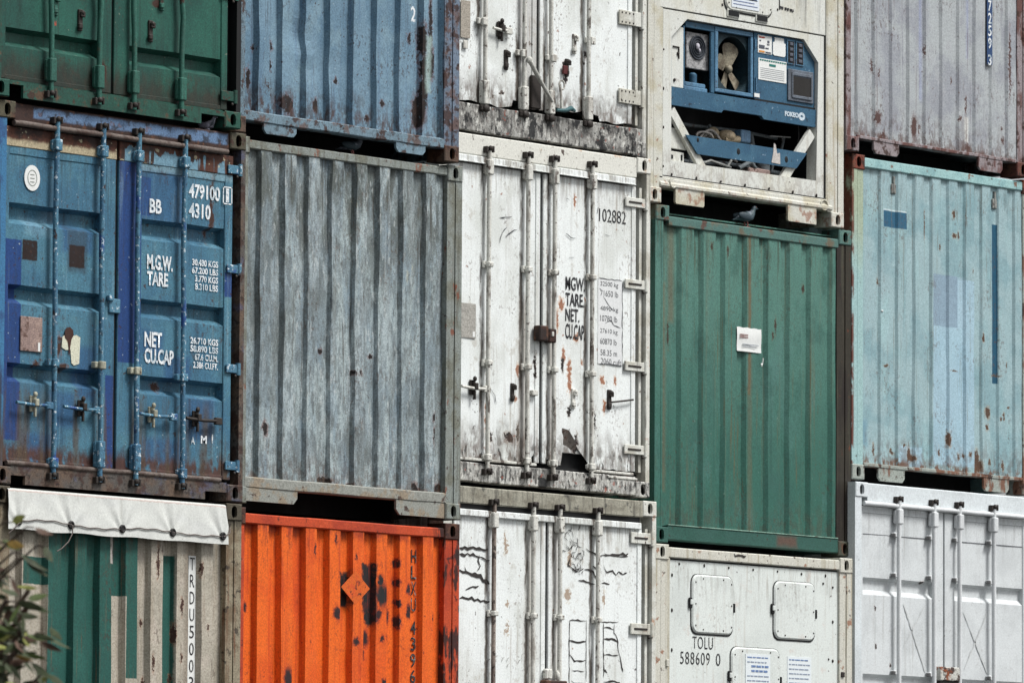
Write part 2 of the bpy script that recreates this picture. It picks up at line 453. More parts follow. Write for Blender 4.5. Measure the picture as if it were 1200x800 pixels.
def band_door(root, mat, x0, x1, px0, px1, zb, zt, bands, y=.04, dep=.068, seed=0):
    """steel door: frame of stiles and rails round a panel pressed with horizontal recesses"""
    m = MB()
    st = y-.009
    m.box(x0, px0, st, y+dep+.01, zb, zt, .004); m.box(px1, x1, st, y+dep+.01, zb, zt, .004)
    # panel profile (z, depth) from top to bottom
    prof = [(zt, y-.006), (zt-.05, y-.006), (zt-.055, y)]
    for (t, b) in bands:
        prof += [(t+.004, y), (t-.020, y+dep), (b+.040, y+dep), (b, y)]
    prof += [(zb+.03, y), (zb+.026, y-.006), (zb, y-.006)]
    full = []
    for i in range(len(prof)-1):
        (za, ya), (zc, yc) = prof[i], prof[i+1]; n = max(1, int((za-zc)/.08))
        for k in range(n): full.append((za+(zc-za)*k/n, ya+(yc-ya)*k/n))
    full.append(prof[-1]); n = len(full)-1
    def fn(u, v):
        z, yy = full[int(round(v*n))]; x = px0+(px1-px0)*u
        e = min(1, u*8, (1-u)*8)
        return (x, yy+e*(mnoise.noise(Vector((x*2.6+seed, yy*9, z*2.2)))*.004+mnoise.noise(Vector((x*8+seed, 3, z*7)))*.0015), z+e*mnoise.noise(Vector((x*3, seed+4, z)))*.003)
    m.grid(fn, 18, n); m.box(px0, px1, y+dep+.006, y+dep+.015, zb, zt)
    return m.build('door', mat, root)

def flat_door(root, mat, x0, x1, zb, zt, y=.03, seed=0, thick=.07, dent=.0035, lip=True, torn=None):
    m = MB(); nu, nv = 64, 60
    def fn(u, v):
        x = x0+(x1-x0)*u; z = zb+(zt-zb)*v; e = min(1, u*10, (1-u)*10, v*14, (1-v)*14)
        zz = z
        if torn and v < .12: zz += torn(x)*(1-v/.12)
        return (x, y+e*(mnoise.noise(Vector((x*2.4+seed, 1, z*1.7)))*dent+mnoise.noise(Vector((x*9+seed, 2, z*6)))*dent*.25), zz)
    m.grid(fn, nu, nv); m.box(x0, x1, y+.012, y+thick, zb+(.0 if not torn else .1), zt)
    if lip:
        m.box(x0, x0+.05, y-.008, y+.012, zb, zt, .003); m.box(x1-.05, x1, y-.008, y+.012, zb, zt, .003)
    return m.build('door', mat, root)

MAT['void'] = plain('dark_grime_and_shade', (24, 26, 28), .85)  # near-black: grime in casting holes, and shade put into the gap surfaces
MAT['cam'] = plain('greasy_steel', (62, 56, 52), .6)
_m = Mat('white_lettering', (222, 226, 228), .6, 3.3); _m.blob((112, 142, 158), 30, .54, .60, .75); _m.blob((150, 170, 180), 9, .52, .62, .5, off=5); MAT['white_ink'] = _m.grain(.08).done(.1)
_m = Mat('black_lettering', (46, 46, 50), .6, 3.9); _m.blob((150, 150, 146), 34, .57, .63, .7); _m.blob((90, 90, 92), 10, .5, .62, .6, off=5); MAT['black_ink'] = _m.grain(.1).done(.1)
MAT['rubber'] = plain('black_rubber', (32, 34, 36), .7)
MAT['paper'] = plain('white_paper', (222, 224, 222), .7, .04)
fx = lambda x, y: x+1.155*y
ORG = {'11': (-.096, -.035, 2.611), '12': (0, 0, 0), '13': (-.008, -.002, -2.605), '21': (2.37, .093, 2.615), '22': (2.45, .127, .008), '23': (2.456, .137, -2.611),
       '31': (4.899, .415, 2.915), '32': (4.941, .404, .318), '33': (4.924, .319, -2.307), '41': (7.453, .495, 2.600), '42': (7.563, .505, -.002), '43': (7.411, .37, -2.619),
       '51': (9.903, .479, 3.229), '52': (10.013, .505, .621), '53': (9.962, .430, -2.000)}
GRP = 'shipping containers stacked in a wall'
def cont(key, label): return empty('shipping_container', ORG[key], label, 'shipping container', GRP)

# ================================================================== stack one, top: dark green doors
def c11():
    t = cont('11', 'dark green container with double doors, above the blue one lettered 479100')
    g = (46, 101, 89)
    m = Mat('green_door_paint', g, seed=1)
    m.blob((34, 84, 76), 2.5, .42, .62, .8); m.blob((70, 116, 102), 4, .55, .75, .5, off=6)
    m.streak((30, 44, 42), .55, .5, .72); m.specks((150, 155, 140), 30, .7, .74, .5)
    m.mix((52, 50, 44), m.zmask(.16, .34, .12), .8)
    m.spots([(.35, .75, .035, .02), (.62, .55, .02, .02), (.6, .69, .012, .03), (.65, .84, .012, .03)], (170, 84, 66), (120, 70, 60), wob=.02)
    m.spots([(1.08, .26, .04, .08), (1.62, .8, .05, .03)], RUST, (84, 74, 60))
    m.weather((56, 60, 52), (70, 62, 52), .5, .6, 2.4, .1)
    door = m.grain(.17).done(.3)
    fr = frame_paint('green_frame_paint', (44, 92, 80), .75, 1.3)
    bar = frame_paint('green_bar_paint', (60, 112, 100), .35, 1.7)
    shell(t, fr, door, (.085, .045), post_mats=[fr, MAT['void']])  # right post coloured near-black to stand in for its shade
    bands = [(z, z-.125) for z in (2.13, 1.58, 1.03, .475)]
    y = .04; bx = [.545, 1.008, 1.352, 1.822]
    L = band_door(t, door, .10, 1.165, .146, 1.036, .125, 2.44, bands, y, seed=1)
    Rr = band_door(t, door, 1.19, 2.325, 1.345, 2.262, .125, 2.44, bands, y, seed=2)
    for i, x in enumerate(bx):
        lock_bar(L if i < 2 else Rr, bar, x, -.008, .03, 2.53, .019, guides=(.98, 1.6), sleeves=((.14, .30), (2.3, 2.42)), cams=((.055, 1), (2.5, 0)),
                 bends=((.72, .012*(1 if i % 2 else -1), .12), (.85, -.008, .06)))
    for i, x in enumerate((.86, 1.55)): catch_only(L if i == 0 else Rr, MAT['cam'], x, .03, .6)
    catch_only(Rr, bar, 1.66, .03, .83)
    catch_only(L, bar, .62, .03, .68)
    for z in (.225, .95, 1.6, 2.28): hinge(Rr, fr, 2.25, 2.41, .012, z-.035, z+.035, slot=False)
    m = MB(); m.box(2.33, 2.393, .085, .10, .12, 2.45); m.build('hinge_channel', MAT['rubber'], t)  # dark plate stands in for shade in the recess between door and post
    m = MB(); m.box(1.165, 1.19, .05, .09, .13, 2.43); m.build('door_gasket', MAT['rubber'], t)
    rail(t, 'top_rail', fr, .1, W-.1, .01, .12, 2.47, 2.58)
    s = MB()
    pts = [(.16, .105), (.16, .085), (.165, .085), (.29, .085), (.29, -.004), (2.035, -.004), (2.035, .075), (2.24, .075), (2.28, .085), (2.28, .105)]
    s.prism([(.162, .11), (.162, .09), (.295, .09), (.295, .004), (2.04, .004), (2.04, .075), (2.2, .075), (2.276, .075), (2.276, .11)], .006, .03)
    s.box(.16, 2.28, .03, .09, .10, .122)
    s.build('bottom_sill', fr, t)
    m = MB(); m.box(.17, 2.27, .30, .34, .0, .12); m.build('sill_back', MAT['void'], t)
    return t

# ================================================================== stack one, middle: blue lettered doors
def c12():
    t = cont('12', 'light blue container with rusty patches and white lettering 479100 on its doors')
    m = Mat('blue_door_paint', (86, 130, 148), seed=2)
    m.blob((70, 114, 138), 2.2, .4, .62, .9); m.blob((100, 142, 152), 5, .55, .72, .55, off=4); m.blob((78, 112, 118), 7, .58, .72, .4, off=14)
    cob = (34, 72, 128)
    m.rects(cob, [(-.05, .3, .27, 1.66), (1.2, .90, 1.42, 2.44), (1.2, 1.93, 1.52, 2.2), (2.26, 1.43, 2.34, 1.6), (1.08, .12, 1.19, .8)], .95, .008, 20)
    m.rects((48, 90, 132), [(.82, .62, .99, .98), (1.68, .80, 1.93, .98), (1.9, .40, 2.17, .70), (1.42, 1.90, 1.86, 2.27), (.66, 1.62, .95, 1.8), (.55, .42, .80, .66), (1.44, .98, 1.66, 1.14), (.28, .18, .62, .36), (1.45, .22, 1.9, .40)], .62, .02, 9, .03)
    m.rects((150, 186, 200), [(.3, 1.7, .55, 1.83)], .3, .02, 9, .03)
    m.streak((40, 60, 74), .5, .5, .72, 14, .9); m.streak((150, 176, 184), .35, .56, .74, 20, 1, off=13)
    m.rects((66, 88, 100), [(.71, 1.48, .90, 1.78)], .7, .02, 14, .02); m.rects((46, 30, 28), [(.275, 1.53, .42, 1.668), (.725, 1.515, .875, 1.668)], 1, .010, 26, .006, mask=m.rng(m.noise((30, 30, 30), 3, .6, 61), .30, .42, .8, 1))
    m.rects((150, 176, 184), [(1.385, 2.24, 2.34, 2.36)], .5, .02, 12, .02)
    m2 = m
    m2.spots([(.62, .97, .045, .07)], RUST, RUSTO, wob=.02)
    door = None
    # rust belts: bottom and top of the doors
    m.mix((92, 62, 52), m.mul(m.zmask(.22, .30, .10), m.rng(m.noise((10, 10, 5), 5, .6, 31), .38, .5)), .95)
    m.specks(RUST, 22, .68, .72, .8); m.specks((190, 205, 210), 34, .7, .73, .6, off=21)
    m.spots([(.68, .82, .04, .03), (.42, .83, .03, .02), (1.64, .76, .04, .03), (2.13, 2.03, .02, .2)], RUST, (120, 84, 62), wob=.02)
    m.streak((96, 84, 66), .7, .45, .6, 9, .5, off=17, mask=m.zmask(.5, .75, .1))
    m.weather((62, 62, 62), (74, 54, 48), .7, .7, 2.3, .12)
    door = m.grain(.17).done(.3)
    fr = Mat('rusty_blue_frame', (96, 92, 88), seed=2.5)
    fr.blob((112, 92, 76), 6, .4, .6, .7); fr.blob((84, 92, 122), 5, .55, .66, .6, off=6); fr.blob(RUST, 9, .5, .6, .8, off=2); fr.specks(RUSTD, 30, .58, .66, .7)
    fr = fr.grain(.22).done(.35)
    post = Mat('blue_post_paint', (70, 124, 160), seed=2.8); post.blob((52, 70, 120), 4, .5, .6, .6); post.streak((60, 50, 46), .8, .5, .62)
    post.mix((92, 76, 62), post.zmask(.3, .5, .1), .8); post = post.grain(.17).done(.3)
    hd = Mat('header_paint', (70, 50, 44), seed=3.1)
    hd.rects((108, 134, 164), [(.34, 2.495, 2.26, 2.568)], .95, .012, 14, .01, mask=None); hd.blob(RUSTD, 12, .5, .62, .8); hd.specks((120, 84, 60), 20, .6, .66, .5, off=5)
    hd = hd.grain(.2).done(.35)
    rp = Mat('rust_strip_paint', (92, 58, 44), seed=3.7)   # strip behind the bar ends, peeled paint over rust
    rp.blob(RUSTD, 8, .45, .6, .8); rp.mix((176, 166, 142), rp.mul(rp.zmask(2.325, 2.355, .022, (14, 14, 3)), rp.xmask(1.15, 1.2)), .95)
    rp.mix((118, 152, 168), rp.mul(rp.rng(rp.noise((8, 8, .6), 3, .5, 3.3), .455, .475), rp.mul(rp.xmask(1.25, 1.2), rp.zmask(2.375, 2.385, .11, (11, 11, 1)))), .95)
    rp.specks((190, 186, 160), 20, .62, .66, .6); rp = rp.grain(.2).done(.35)
    bar = Mat('blue_bar_paint', (92, 134, 154), seed=2.2); bar.blob((66, 106, 134), 5, .45, .6, .7); bar.blob((38, 72, 140), (4, 4, 2.2), .58, .63, .8, off=8)
    bar.specks((205, 215, 220), 40, .6, .64, .8); bar.blob(RUST, (14, 14, 8), .64, .68, .9, off=5); bar.specks((44, 40, 44), 26, .6, .66, .6, off=15); bar = bar.grain(.18).done(.3)
    gut = Mat('gutter_paint', (112, 102, 96), seed=4.2); gut.blob((78, 58, 50), 9, .45, .6, .8); gut.blob((146, 146, 142), 7, .58, .68, .6, off=3); gut = gut.grain(.2).done(.3)
    cast = frame_paint('olive_casting_paint', (96, 92, 76), .8, 4.4)
    shell(t, fr, door, (.085, .045), cast_mats=[fr, fr, cast, cast], post_mats=[post, fr])
    y = .04; bands = [(1.905, 1.765), (1.35, 1.225), (.82, .695)]
    L = band_door(t, [door], .10, 1.165, .140, 1.034, .15, 2.29, bands, y, seed=3)
    Rr = band_door(t, [door], 1.195, 2.335, 1.425, 2.256, .15, 2.29, bands, y, seed=4)
    m = MB(); m.box(.09, 1.17, .028, .09, 2.29, 2.425, .004); m.box(1.195, 2.335, .028, .09, 2.29, 2.425, .004); m.build('door_top_strip', rp, t)
    m = MB(); m.box(1.165, 1.195, .05, .12, .15, 2.42); m.build('door_gasket', MAT['rubber'], t)
    m = MB(); m.tube([(.14+i*.1, .0, 2.445+mnoise.noise(Vector((i*.4, 0, 0)))*.004) for i in range(22)], .021, 8); m.build('rain_gutter', gut, t)
    rail(t, 'top_rail', hd, .163, W-.163, .014, .12, 2.462, 2.585)
    m = MB(); m.tube([(.12+i*.11, .012, .143+mnoise.noise(Vector((i*.4, 5, 0)))*.004) for i in range(20)], .018, 8); m.build('sill_lip', gut, t)
    s = MB(); s.prism([(.163, .128), (.163, .062), (.30, .062), (.30, .003), (2.06, .003), (2.06, .060), (2.2, .060), (2.275, .06), (2.275, .128)], .008, .03)
    s.box(.17, 2.27, .03, .08, .10, .13); s.build('bottom_sill', fr, t)
    m = MB(); m.box(.17, 2.27, .30, .34, .0, .12); m.build('sill_back', MAT['void'], t)
    m = MB(); m.box(2.338, 2.393, .085, .10, .12, 2.45); m.build('hinge_channel', MAT['rubber'], t)  # dark plate in place of the shade between door edge and post
    pale = frame_paint('pale_bracket_paint', (176, 176, 160), .3, 5.1)
    bx = [.549, .998, 1.349, 1.809]
    for i, x in enumerate(bx):
        d = L if i < 2 else Rr
        lock_bar(d, bar, x, -.008, .06, 2.5, .0185, guides=(), gmat=bar, sleeves=((.155, .34) if i in (1, 2) else (.13, .2), (2.29, 2.37)), cams=((.075, 1), (2.5, 1)), bends=((.4, .006, .2), (1.7, -.006, .3)))
        lb = MB(); zz = (.845, .86, .845, .83)[i]
        lb.box(x-.06, x+.045, -.012, .03, zz-.022, zz+.022, .005); lb.box(x-.03, x+.03, -.034, -.008, zz-.028, zz+.026, .006); lb.build('bar_bracket', pale if i in (1, 2) else bar, d)
    for (x0, x1, c, d, lm) in ((.19, .53, .37, L, pale), (.64, 1.0, .83, L, MAT['cam']), (1.38, 1.74, 1.52, Rr, pale)):
        handle(d, bar, x0, x1, -.006, .55, c, lm)
    handle(Rr, MAT['cam'], 1.84, 2.19, -.006, .55, 1.96, MAT['cam'])
    for z in (2.33, 1.63, .93, .25): hinge(Rr, bar, 2.27, 2.41, .012, z-.03, z+.03, slot=False)
    m = MB(); m.box(1.10, 1.21, .015, .04, 1.23, 1.33, .006); m.box(1.08, 1.13, .0, .03, 1.31, 1.35, .005); m.build('door_stop', bar, L)
    # plates and lettering
    m = MB(); m.prism([(x, z) for x, z in [(.355+.075*math.cos(a), 2.09+.088*math.sin(a)) for a in [2*math.pi*k/24 for k in range(24)]]], y-.008, y-.003)
    m.build('oval_sticker', MAT['paper'], L)
    m = MB()
    for k in range(24):
        a, b = 2*math.pi*k/24, 2*math.pi*(k+1)/24
        q = lambda r, s, c: (.355+r*math.cos(c), y-.0095, 2.09+s*math.sin(c))
        m.add([q(.046, .056, a), q(.046, .056, b), q(.04, .05, b), q(.04, .05, a)], [(0, 1, 2, 3)])
    for zz in (2.06, 2.085, 2.11): m.box(.335, .375, y-.0098, y-.0085, zz, zz+.006)
    m.build('sticker_print', plain('faint_grey_print', (150, 156, 150), .7), L)
    pm = Mat('plate_paint', (150, 132, 126), seed=6.1); pm.blob((96, 70, 60), 20, .5, .65, .9); pm.blob((180, 160, 150), 11, .55, .7, .6, off=3); pm = pm.grain(.25).done(.3)
    m = MB(); m.box(.26, .468, y-.012, y-.002, .91, 1.145, .003); m.box(.425, .445, y-.014, y-.011, .915, .975, mi=1); m.build('consolidated_plate', [pm, MAT['paper']], L)
    wp = Mat('peeling_white_paint', (205, 205, 188), seed=6.6); wp.blob(RUSTO, 8, .52, .62, .9); wp.blob(RUST, 10, .58, .64, .9, off=1.2); wp = wp.grain(.15).done(.3)
    m = MB(); m.prism([(.665, 1.03), (.66, .96), (.70, .945), (.745, .95), (.755, .86), (.78, .845), (.83, .86), (.838, 1.04), (.80, 1.055), (.75, 1.04), (.70, 1.055)], y-.006, y-.0035); m.build('paint_patch', wp, L)
    rm = frame_paint('rust_scar', (84, 48, 38), .9, 6.9)
    m = MB(); m.prism([(.685, 1.07), (.70, 1.095), (.735, 1.105), (.765, 1.085), (.77, 1.05), (.75, 1.02), (.738, .96), (.73, .90), (.722, .97), (.715, 1.01), (.69, 1.03)], y-.009, y-.0065); m.build('rust_scar', rm, L)
    yl = y-.0055; T = lambda b, r, **k: text(b, (fx(r[0], yl), r[1], fx(r[2], yl), r[3]), MAT['white_ink'], Rr, yl, **k)
    T('BB', (1.463, 2.054, 1.583, 1.955), bold=.03); T('479100', (1.853, 2.196, 2.168, 2.093), bold=.03); T('4310', (1.855, 2.062, 2.075, 1.957), bold=.03)
    ys = y-.012
    text('1', (2.262, 2.192, 2.292, 2.094), MAT['white_ink'], Rr, ys, bold=.04)
    m = MB()
    for (a, b, c, d) in ((2.232, 2.205, 2.325, 2.197), (2.232, 2.088, 2.325, 2.08), (2.232, 2.205, 2.241, 2.08), (2.316, 2.205, 2.325, 2.08)): m.box(a, c, ys, ys+.002, d, b)
    m.build('lettering_frame', MAT['white_ink'], Rr)
    T('M.G.W.', (1.444, 1.668, 1.70, 1.562), bold=.035); T('TARE', (1.446, 1.550, 1.655, 1.452), bold=.03)
    T('NET', (1.427, 1.131, 1.600, 1.026), bold=.03); T('CU.CAP', (1.429, 1.016, 1.719, .912), bold=.035)
    for i, (s, x) in enumerate((('30.480 KGS', 1.895), ('67.200 LBS', 1.893), ('3.770 KGS', 1.925), ('8.310 LBS', 1.925))): T(s, (x, 1.672-i*.056, 2.157, 1.626-i*.056), bold=.025)
    for i, (s, x) in enumerate((('26.710 KGS', 1.885), ('58.890 LBS', 1.885), ('67.6 CU.M.', 1.93), ('2.386 CU.FT.', 1.915))): T(s, (x, 1.125-i*.056, 2.165, 1.079-i*.056), bold=.025)
    for (a, z) in ((1.90, .44), (1.99, .44), (2.12, .44)): pass
    T('A', (1.90, .43, 1.94, .38), bold=.02); T('M', (2.0, .445, 2.06, .39), bold=.03); T('I', (2.11, .46, 2.122, .40), bold=.02)
    return t

# ================================================================== stack one, bottom: beige and green, with tarpaulin
def c13():
    t = cont('13', 'beige container end with dark green stripes and upright letters TRDU 5003')
    m = Mat('beige_striped_paint', (182, 176, 164), seed=7)
    m.blob((160, 156, 144), 3, .4, .62, .7); m.blob((196, 186, 176), 6, .52, .7, .5, off=5)
    m.blob((150, 138, 120), (10, 10, .6), .5, .7, .55, off=12)
    gr = (44, 96, 88)
    m.rects(gr, [(.55, -.1, 1.175, 2.4), (.31, 1.945, .57, 2.13), (1.175, 1.90, 1.33, 2.4), (1.31, 1.34, 1.45, 2.4), (1.67, -.1, 1.80, 2.2)], 1, .005, 24)
    m.rects((56, 116, 106), [(.55, -.1, 1.175, 2.4)], .35, .01, 20, .01, mask=m.rng(m.noise((3, 3, 1.5), 3, .5, 44), .5, .7))
    m.rects((188, 184, 178), [(1.15, 2.12, 1.215, 2.32)], 1, .003)
    m.rects((120, 106, 92), [(1.88, -.1, 2.0, 2.4)], .5, .01, 8, .03)
    m.streak((96, 84, 66), .5, .55, .75, 12, .6); m.blob((96, 76, 60), (24, 24, 1.8), .62, .70, .6, off=18)
    m.spots([(1.62, 2.15, .012, .12), (1.50, 1.72, .012, .03), (1.58, 1.45, .012, .06), (1.86, 1.85, .014, .06), (1.80, 1.66, .012, .07), (1.86, 1.5, .012, .03), (2.0, 2.02, .012, .16), (2.06, 2.12, .014, .05), (2.0, 1.6, .012, .14),
             (2.2, 1.36, .012, .03), (2.33, 1.55, .04, .02), (1.78, 1.35, .014, .03), (2.04, 1.3, .014, .03), (1.52, 1.3, .012, .05), (2.37, 1.9, .02, .05), (2.35, 1.2, .02, .05), (1.64, 1.2, .012, .04), (2.12, 1.72, .01, .02)], RUST, (150, 110, 84), wob=.014, sc=26)
    m.specks(RUST, 34, .72, .76, .7)
    m.weather((120, 96, 74), (84, 60, 50), .7, .6, 2.4)
    p = m.grain(.15).done(.3)
    fr = Mat('olive_beige_frame', (150, 142, 124), seed=7.4); fr.blob((110, 92, 70), 6, .45, .6, .7); fr.streak((112, 72, 46), .8, .52, .68, 18, 1.4); fr.blob(RUSTD, 14, .58, .66, .8, off=4)
    fr.mix((60, 56, 46), fr.zmask(2.46, 2.38, .08), .8); fr = fr.grain(.18).done(.3)
    shell(t, fr, p, (.17, .15))
    rail(t, 'top_rail', fr, .16, W-.16, .012, .12, 2.46, 2.56)
    corr_panel(t, p, .13, 2.47, [.30+.2505*k for k in range(8)], .25, .115, x0=.16, x1=2.29, seed=1, dent=.005)
    rail(t, 'bottom_sill', fr, .16, W-.16, .012, .10, .02, .14)
    # vertical lettering on its white strip, one character under another
    yy = .02+.0456-.004; x0 = 1.965; m = MB(); m.box(x0, x0+.072, yy, yy+.002, .3, 2.212); m.build('letter_strip', MAT['paper'], t)
    z = 2.20
    for ch in 'TRDU5003':
        text(ch, (x0+.012, z, x0+.058, z-.088), MAT['black_ink'], t, yy-.002, bold=.0); z -= .118
    return t

def tarp():
    o = ORG['13']
    t = empty('tarpaulin', (o[0], o[1], o[2]), 'white tarpaulin strip with dark eyelets laced along the top of the beige and green container', 'tarpaulin')
    m = Mat('tarpaulin_sheet', (204, 206, 202), .5, 8); m.blob((196, 198, 196), (3, 3, 5), .45, .65, .6); m.streak((150, 146, 136), .35, .55, .75, 12, 1.5)
    m.specks((120, 110, 100), 30, .72, .76, .6); m.blob((150, 110, 100), (4, 4, 12), .66, .72, .4, off=6); m.rects((176, 140, 130), [(.1, 2.556, 2.3, 2.566)], .5, .01); sheet = m.grain(.07).done(.3, .006, 6)
    gx = [.206, .704, 1.202, 1.70, 2.2]; zb, zt = 2.302, 2.572
    def fy(x, z):
        d = min(abs(x-g) for g in gx); q = (zt-z)/(zt-zb)
        y = -.016-.02*q-.006*math.sin(math.pi*min(1, d/.25))*q
        for g in gx:      # wrinkles fanning upward from each eyelet
            dx = x-g; dz = z-2.355
            if dz > -.01:
                a = math.atan2(dx, dz+.03); r = math.hypot(dx, dz)
                y += .017*math.cos(a*8+g*5)*math.exp(-(a/.75)**2)*math.exp(-r/.22)*min(1, r/.03)
        return y+mnoise.noise(Vector((x*5, z*9, 2)))*.003
    mb = MB()
    def fn(u, v):
        x = .125+2.135*u; q = v
        if q > .8:
            k = (q-.8)/.2; return (x, -.012+.12*k, zt+.008*math.sin(k*math.pi)+.002)
        z = zb+(zt-zb)*(q/.8)+(.003*math.sin(u*math.pi*8.3)+.002*math.sin(u*23)-.003)*(1-q/.8)
        return (x+(-.018*(1-q/.8) if u < .02 else 0), fy(x, z), z)
    mb.grid(fn, 180, 24, smooth=True)
    def fn2(u, v):
        p = fn(u, v); return (p[0], p[1]+.004, p[2]-(.0 if v < .8 else .004))
    mb.grid(fn2, 180, 24, smooth=True)
    mb.build('sheet', sheet, t)
    ring = plain('eyelet_metal', (44, 42, 42), .5)
    for g in gx:
        m = MB(); yy = fy(g, 2.355)-.008
        for k in range(14):
            a, b = 2*math.pi*k/14, 2*math.pi*(k+1)/14
        pts = [(g+.021*math.cos(a), yy, 2.355+.021*math.sin(a)) for a in [2*math.pi*k/14 for k in range(15)]]
        m.tube(pts, .009, 6, cap=False); m.box(g-.016, g+.016, yy-.004, yy+.006, 2.34, 2.37); m.build('eyelet', ring, t)
    rope = plain('grey_rope', (120, 112, 108), .8)
    m = MB()
    for a, b in zip(gx[:-1], gx[1:]):
        pts = []
        for k in range(13):
            u = k/12; x = a+(b-a)*u; z = 2.355+(.018 if a < 1 else .012)*math.sin(math.pi*u)*(1 if (int(a*10) % 2 == 0) else -.6)+.004*math.sin(u*19+a*7)
            pts.append((x, fy(x, z)-.008, z))
        m.tube(pts, .0042, 5)
    m.tube([(.704, -.055, 2.35), (.70, -.058, 2.30), (.66, -.06, 2.24), (.60, -.055, 2.19), (.56, -.05, 2.17)], .0045, 5)
    m.tube([(.206, -.05, 2.35), (.16, -.05, 2.31), (.12, -.03, 2.27)], .0045, 5)
    m.tube([(2.2, -.05, 2.35), (2.27, -.04, 2.38), (2.31, .0, 2.42)], .0045, 5)
    m.build('lacing_rope', rope, t)
    return t

# ================================================================== stack two
def c21():
    t = cont('21', 'mid blue corrugated container end bearing the white figure 2 near a long rusty scar')
    m = Mat('mid_blue_paint', (124, 150, 166), seed=11)
    m.blob((106, 134, 152), 2.2, .42, .64, .8); m.blob((142, 166, 176), 4, .52, .7, .5, off=6); m.streak((86, 112, 142), .5, .5, .72, 18, .6)
    m.spots([(2.06, .86, .035, .12), (2.13, .98, .02, .2), (2.14, .70, .03, .12), (2.07, .66, .03, .1), (2.07, .47, .035, .14), (2.03, .34, .05, .12), (.60, .25, .07, .07), (1.12, .47, .02, .025), (1.61, .355, .02, .025), (1.90, .86, .02, .04), (.9, .27, .03, .05),
             (2.34, .34, .05, .12), (.45, .66, .03, .05), (.46, .52, .02, .04), (.28, .62, .015, .02), (.42, .36, .015, .02), (1.5, .24, .03, .02), (.55, 1.05, .012, .02), (1.82, 1.2, .03, .03), (2.2, .5, .012, .2), (.24, .4, .02, .08)], wob=.018, sc=20)
    m.rects((170, 190, 186), [(2.09, .48, 2.14, .9)], .7, .03, 9, .02)
    m.specks(RUST, 26, .70, .73, .8, off=3); m.specks((180, 196, 204), 40, .7, .74, .5, off=13)
    m.blob((86, 60, 50), (12, 12, 4), .5, .6, .8, off=19, mask=m.zmask(.2, .34, .08))
    m.weather((84, 92, 102), (76, 56, 48), .7, .8, 2.4)
    p = m.grain(.15).done(.3)
    fr = frame_paint('mid_blue_frame', (124, 146, 158), .85, 11.5); rst = frame_paint('rusty_blue_post', (118, 132, 148), 1.2, 12.2)
    cast = frame_paint('rusty_brown_casting', (104, 88, 76), 1.1, 12.7)
    shell(t, fr, p, cast_mats=[cast, cast, fr, fr], post_mats=[fr, rst])
    corr_panel(t, p, .15, 2.47, [.30+.2498*k for k in range(8)]+[2.30-.022], .25, .118, slope=.016, depth=.046, x1=2.30, seed=3, dent=.007, dents=((.72, .78, .16, .022), (.83, .62, .1, -.012), (.93, .55, .2, .014)))
    rail(t, 'top_rail', fr, .16, W-.16, .012, .12, 2.46, 2.56)
    rail(t, 'bottom_sill', fr, .155, W-.155, .008, .10, .09, .165, warp=.006)
    flange(t, fr, .36, .70, .018, .092); flange(t, fr, 1.76, 2.08, .022, .092)
    yy = .017; text('2', (1.889+.02, 1.1, 1.944+.02, .985), MAT['white_ink'], t, yy, bold=.02)
    return t

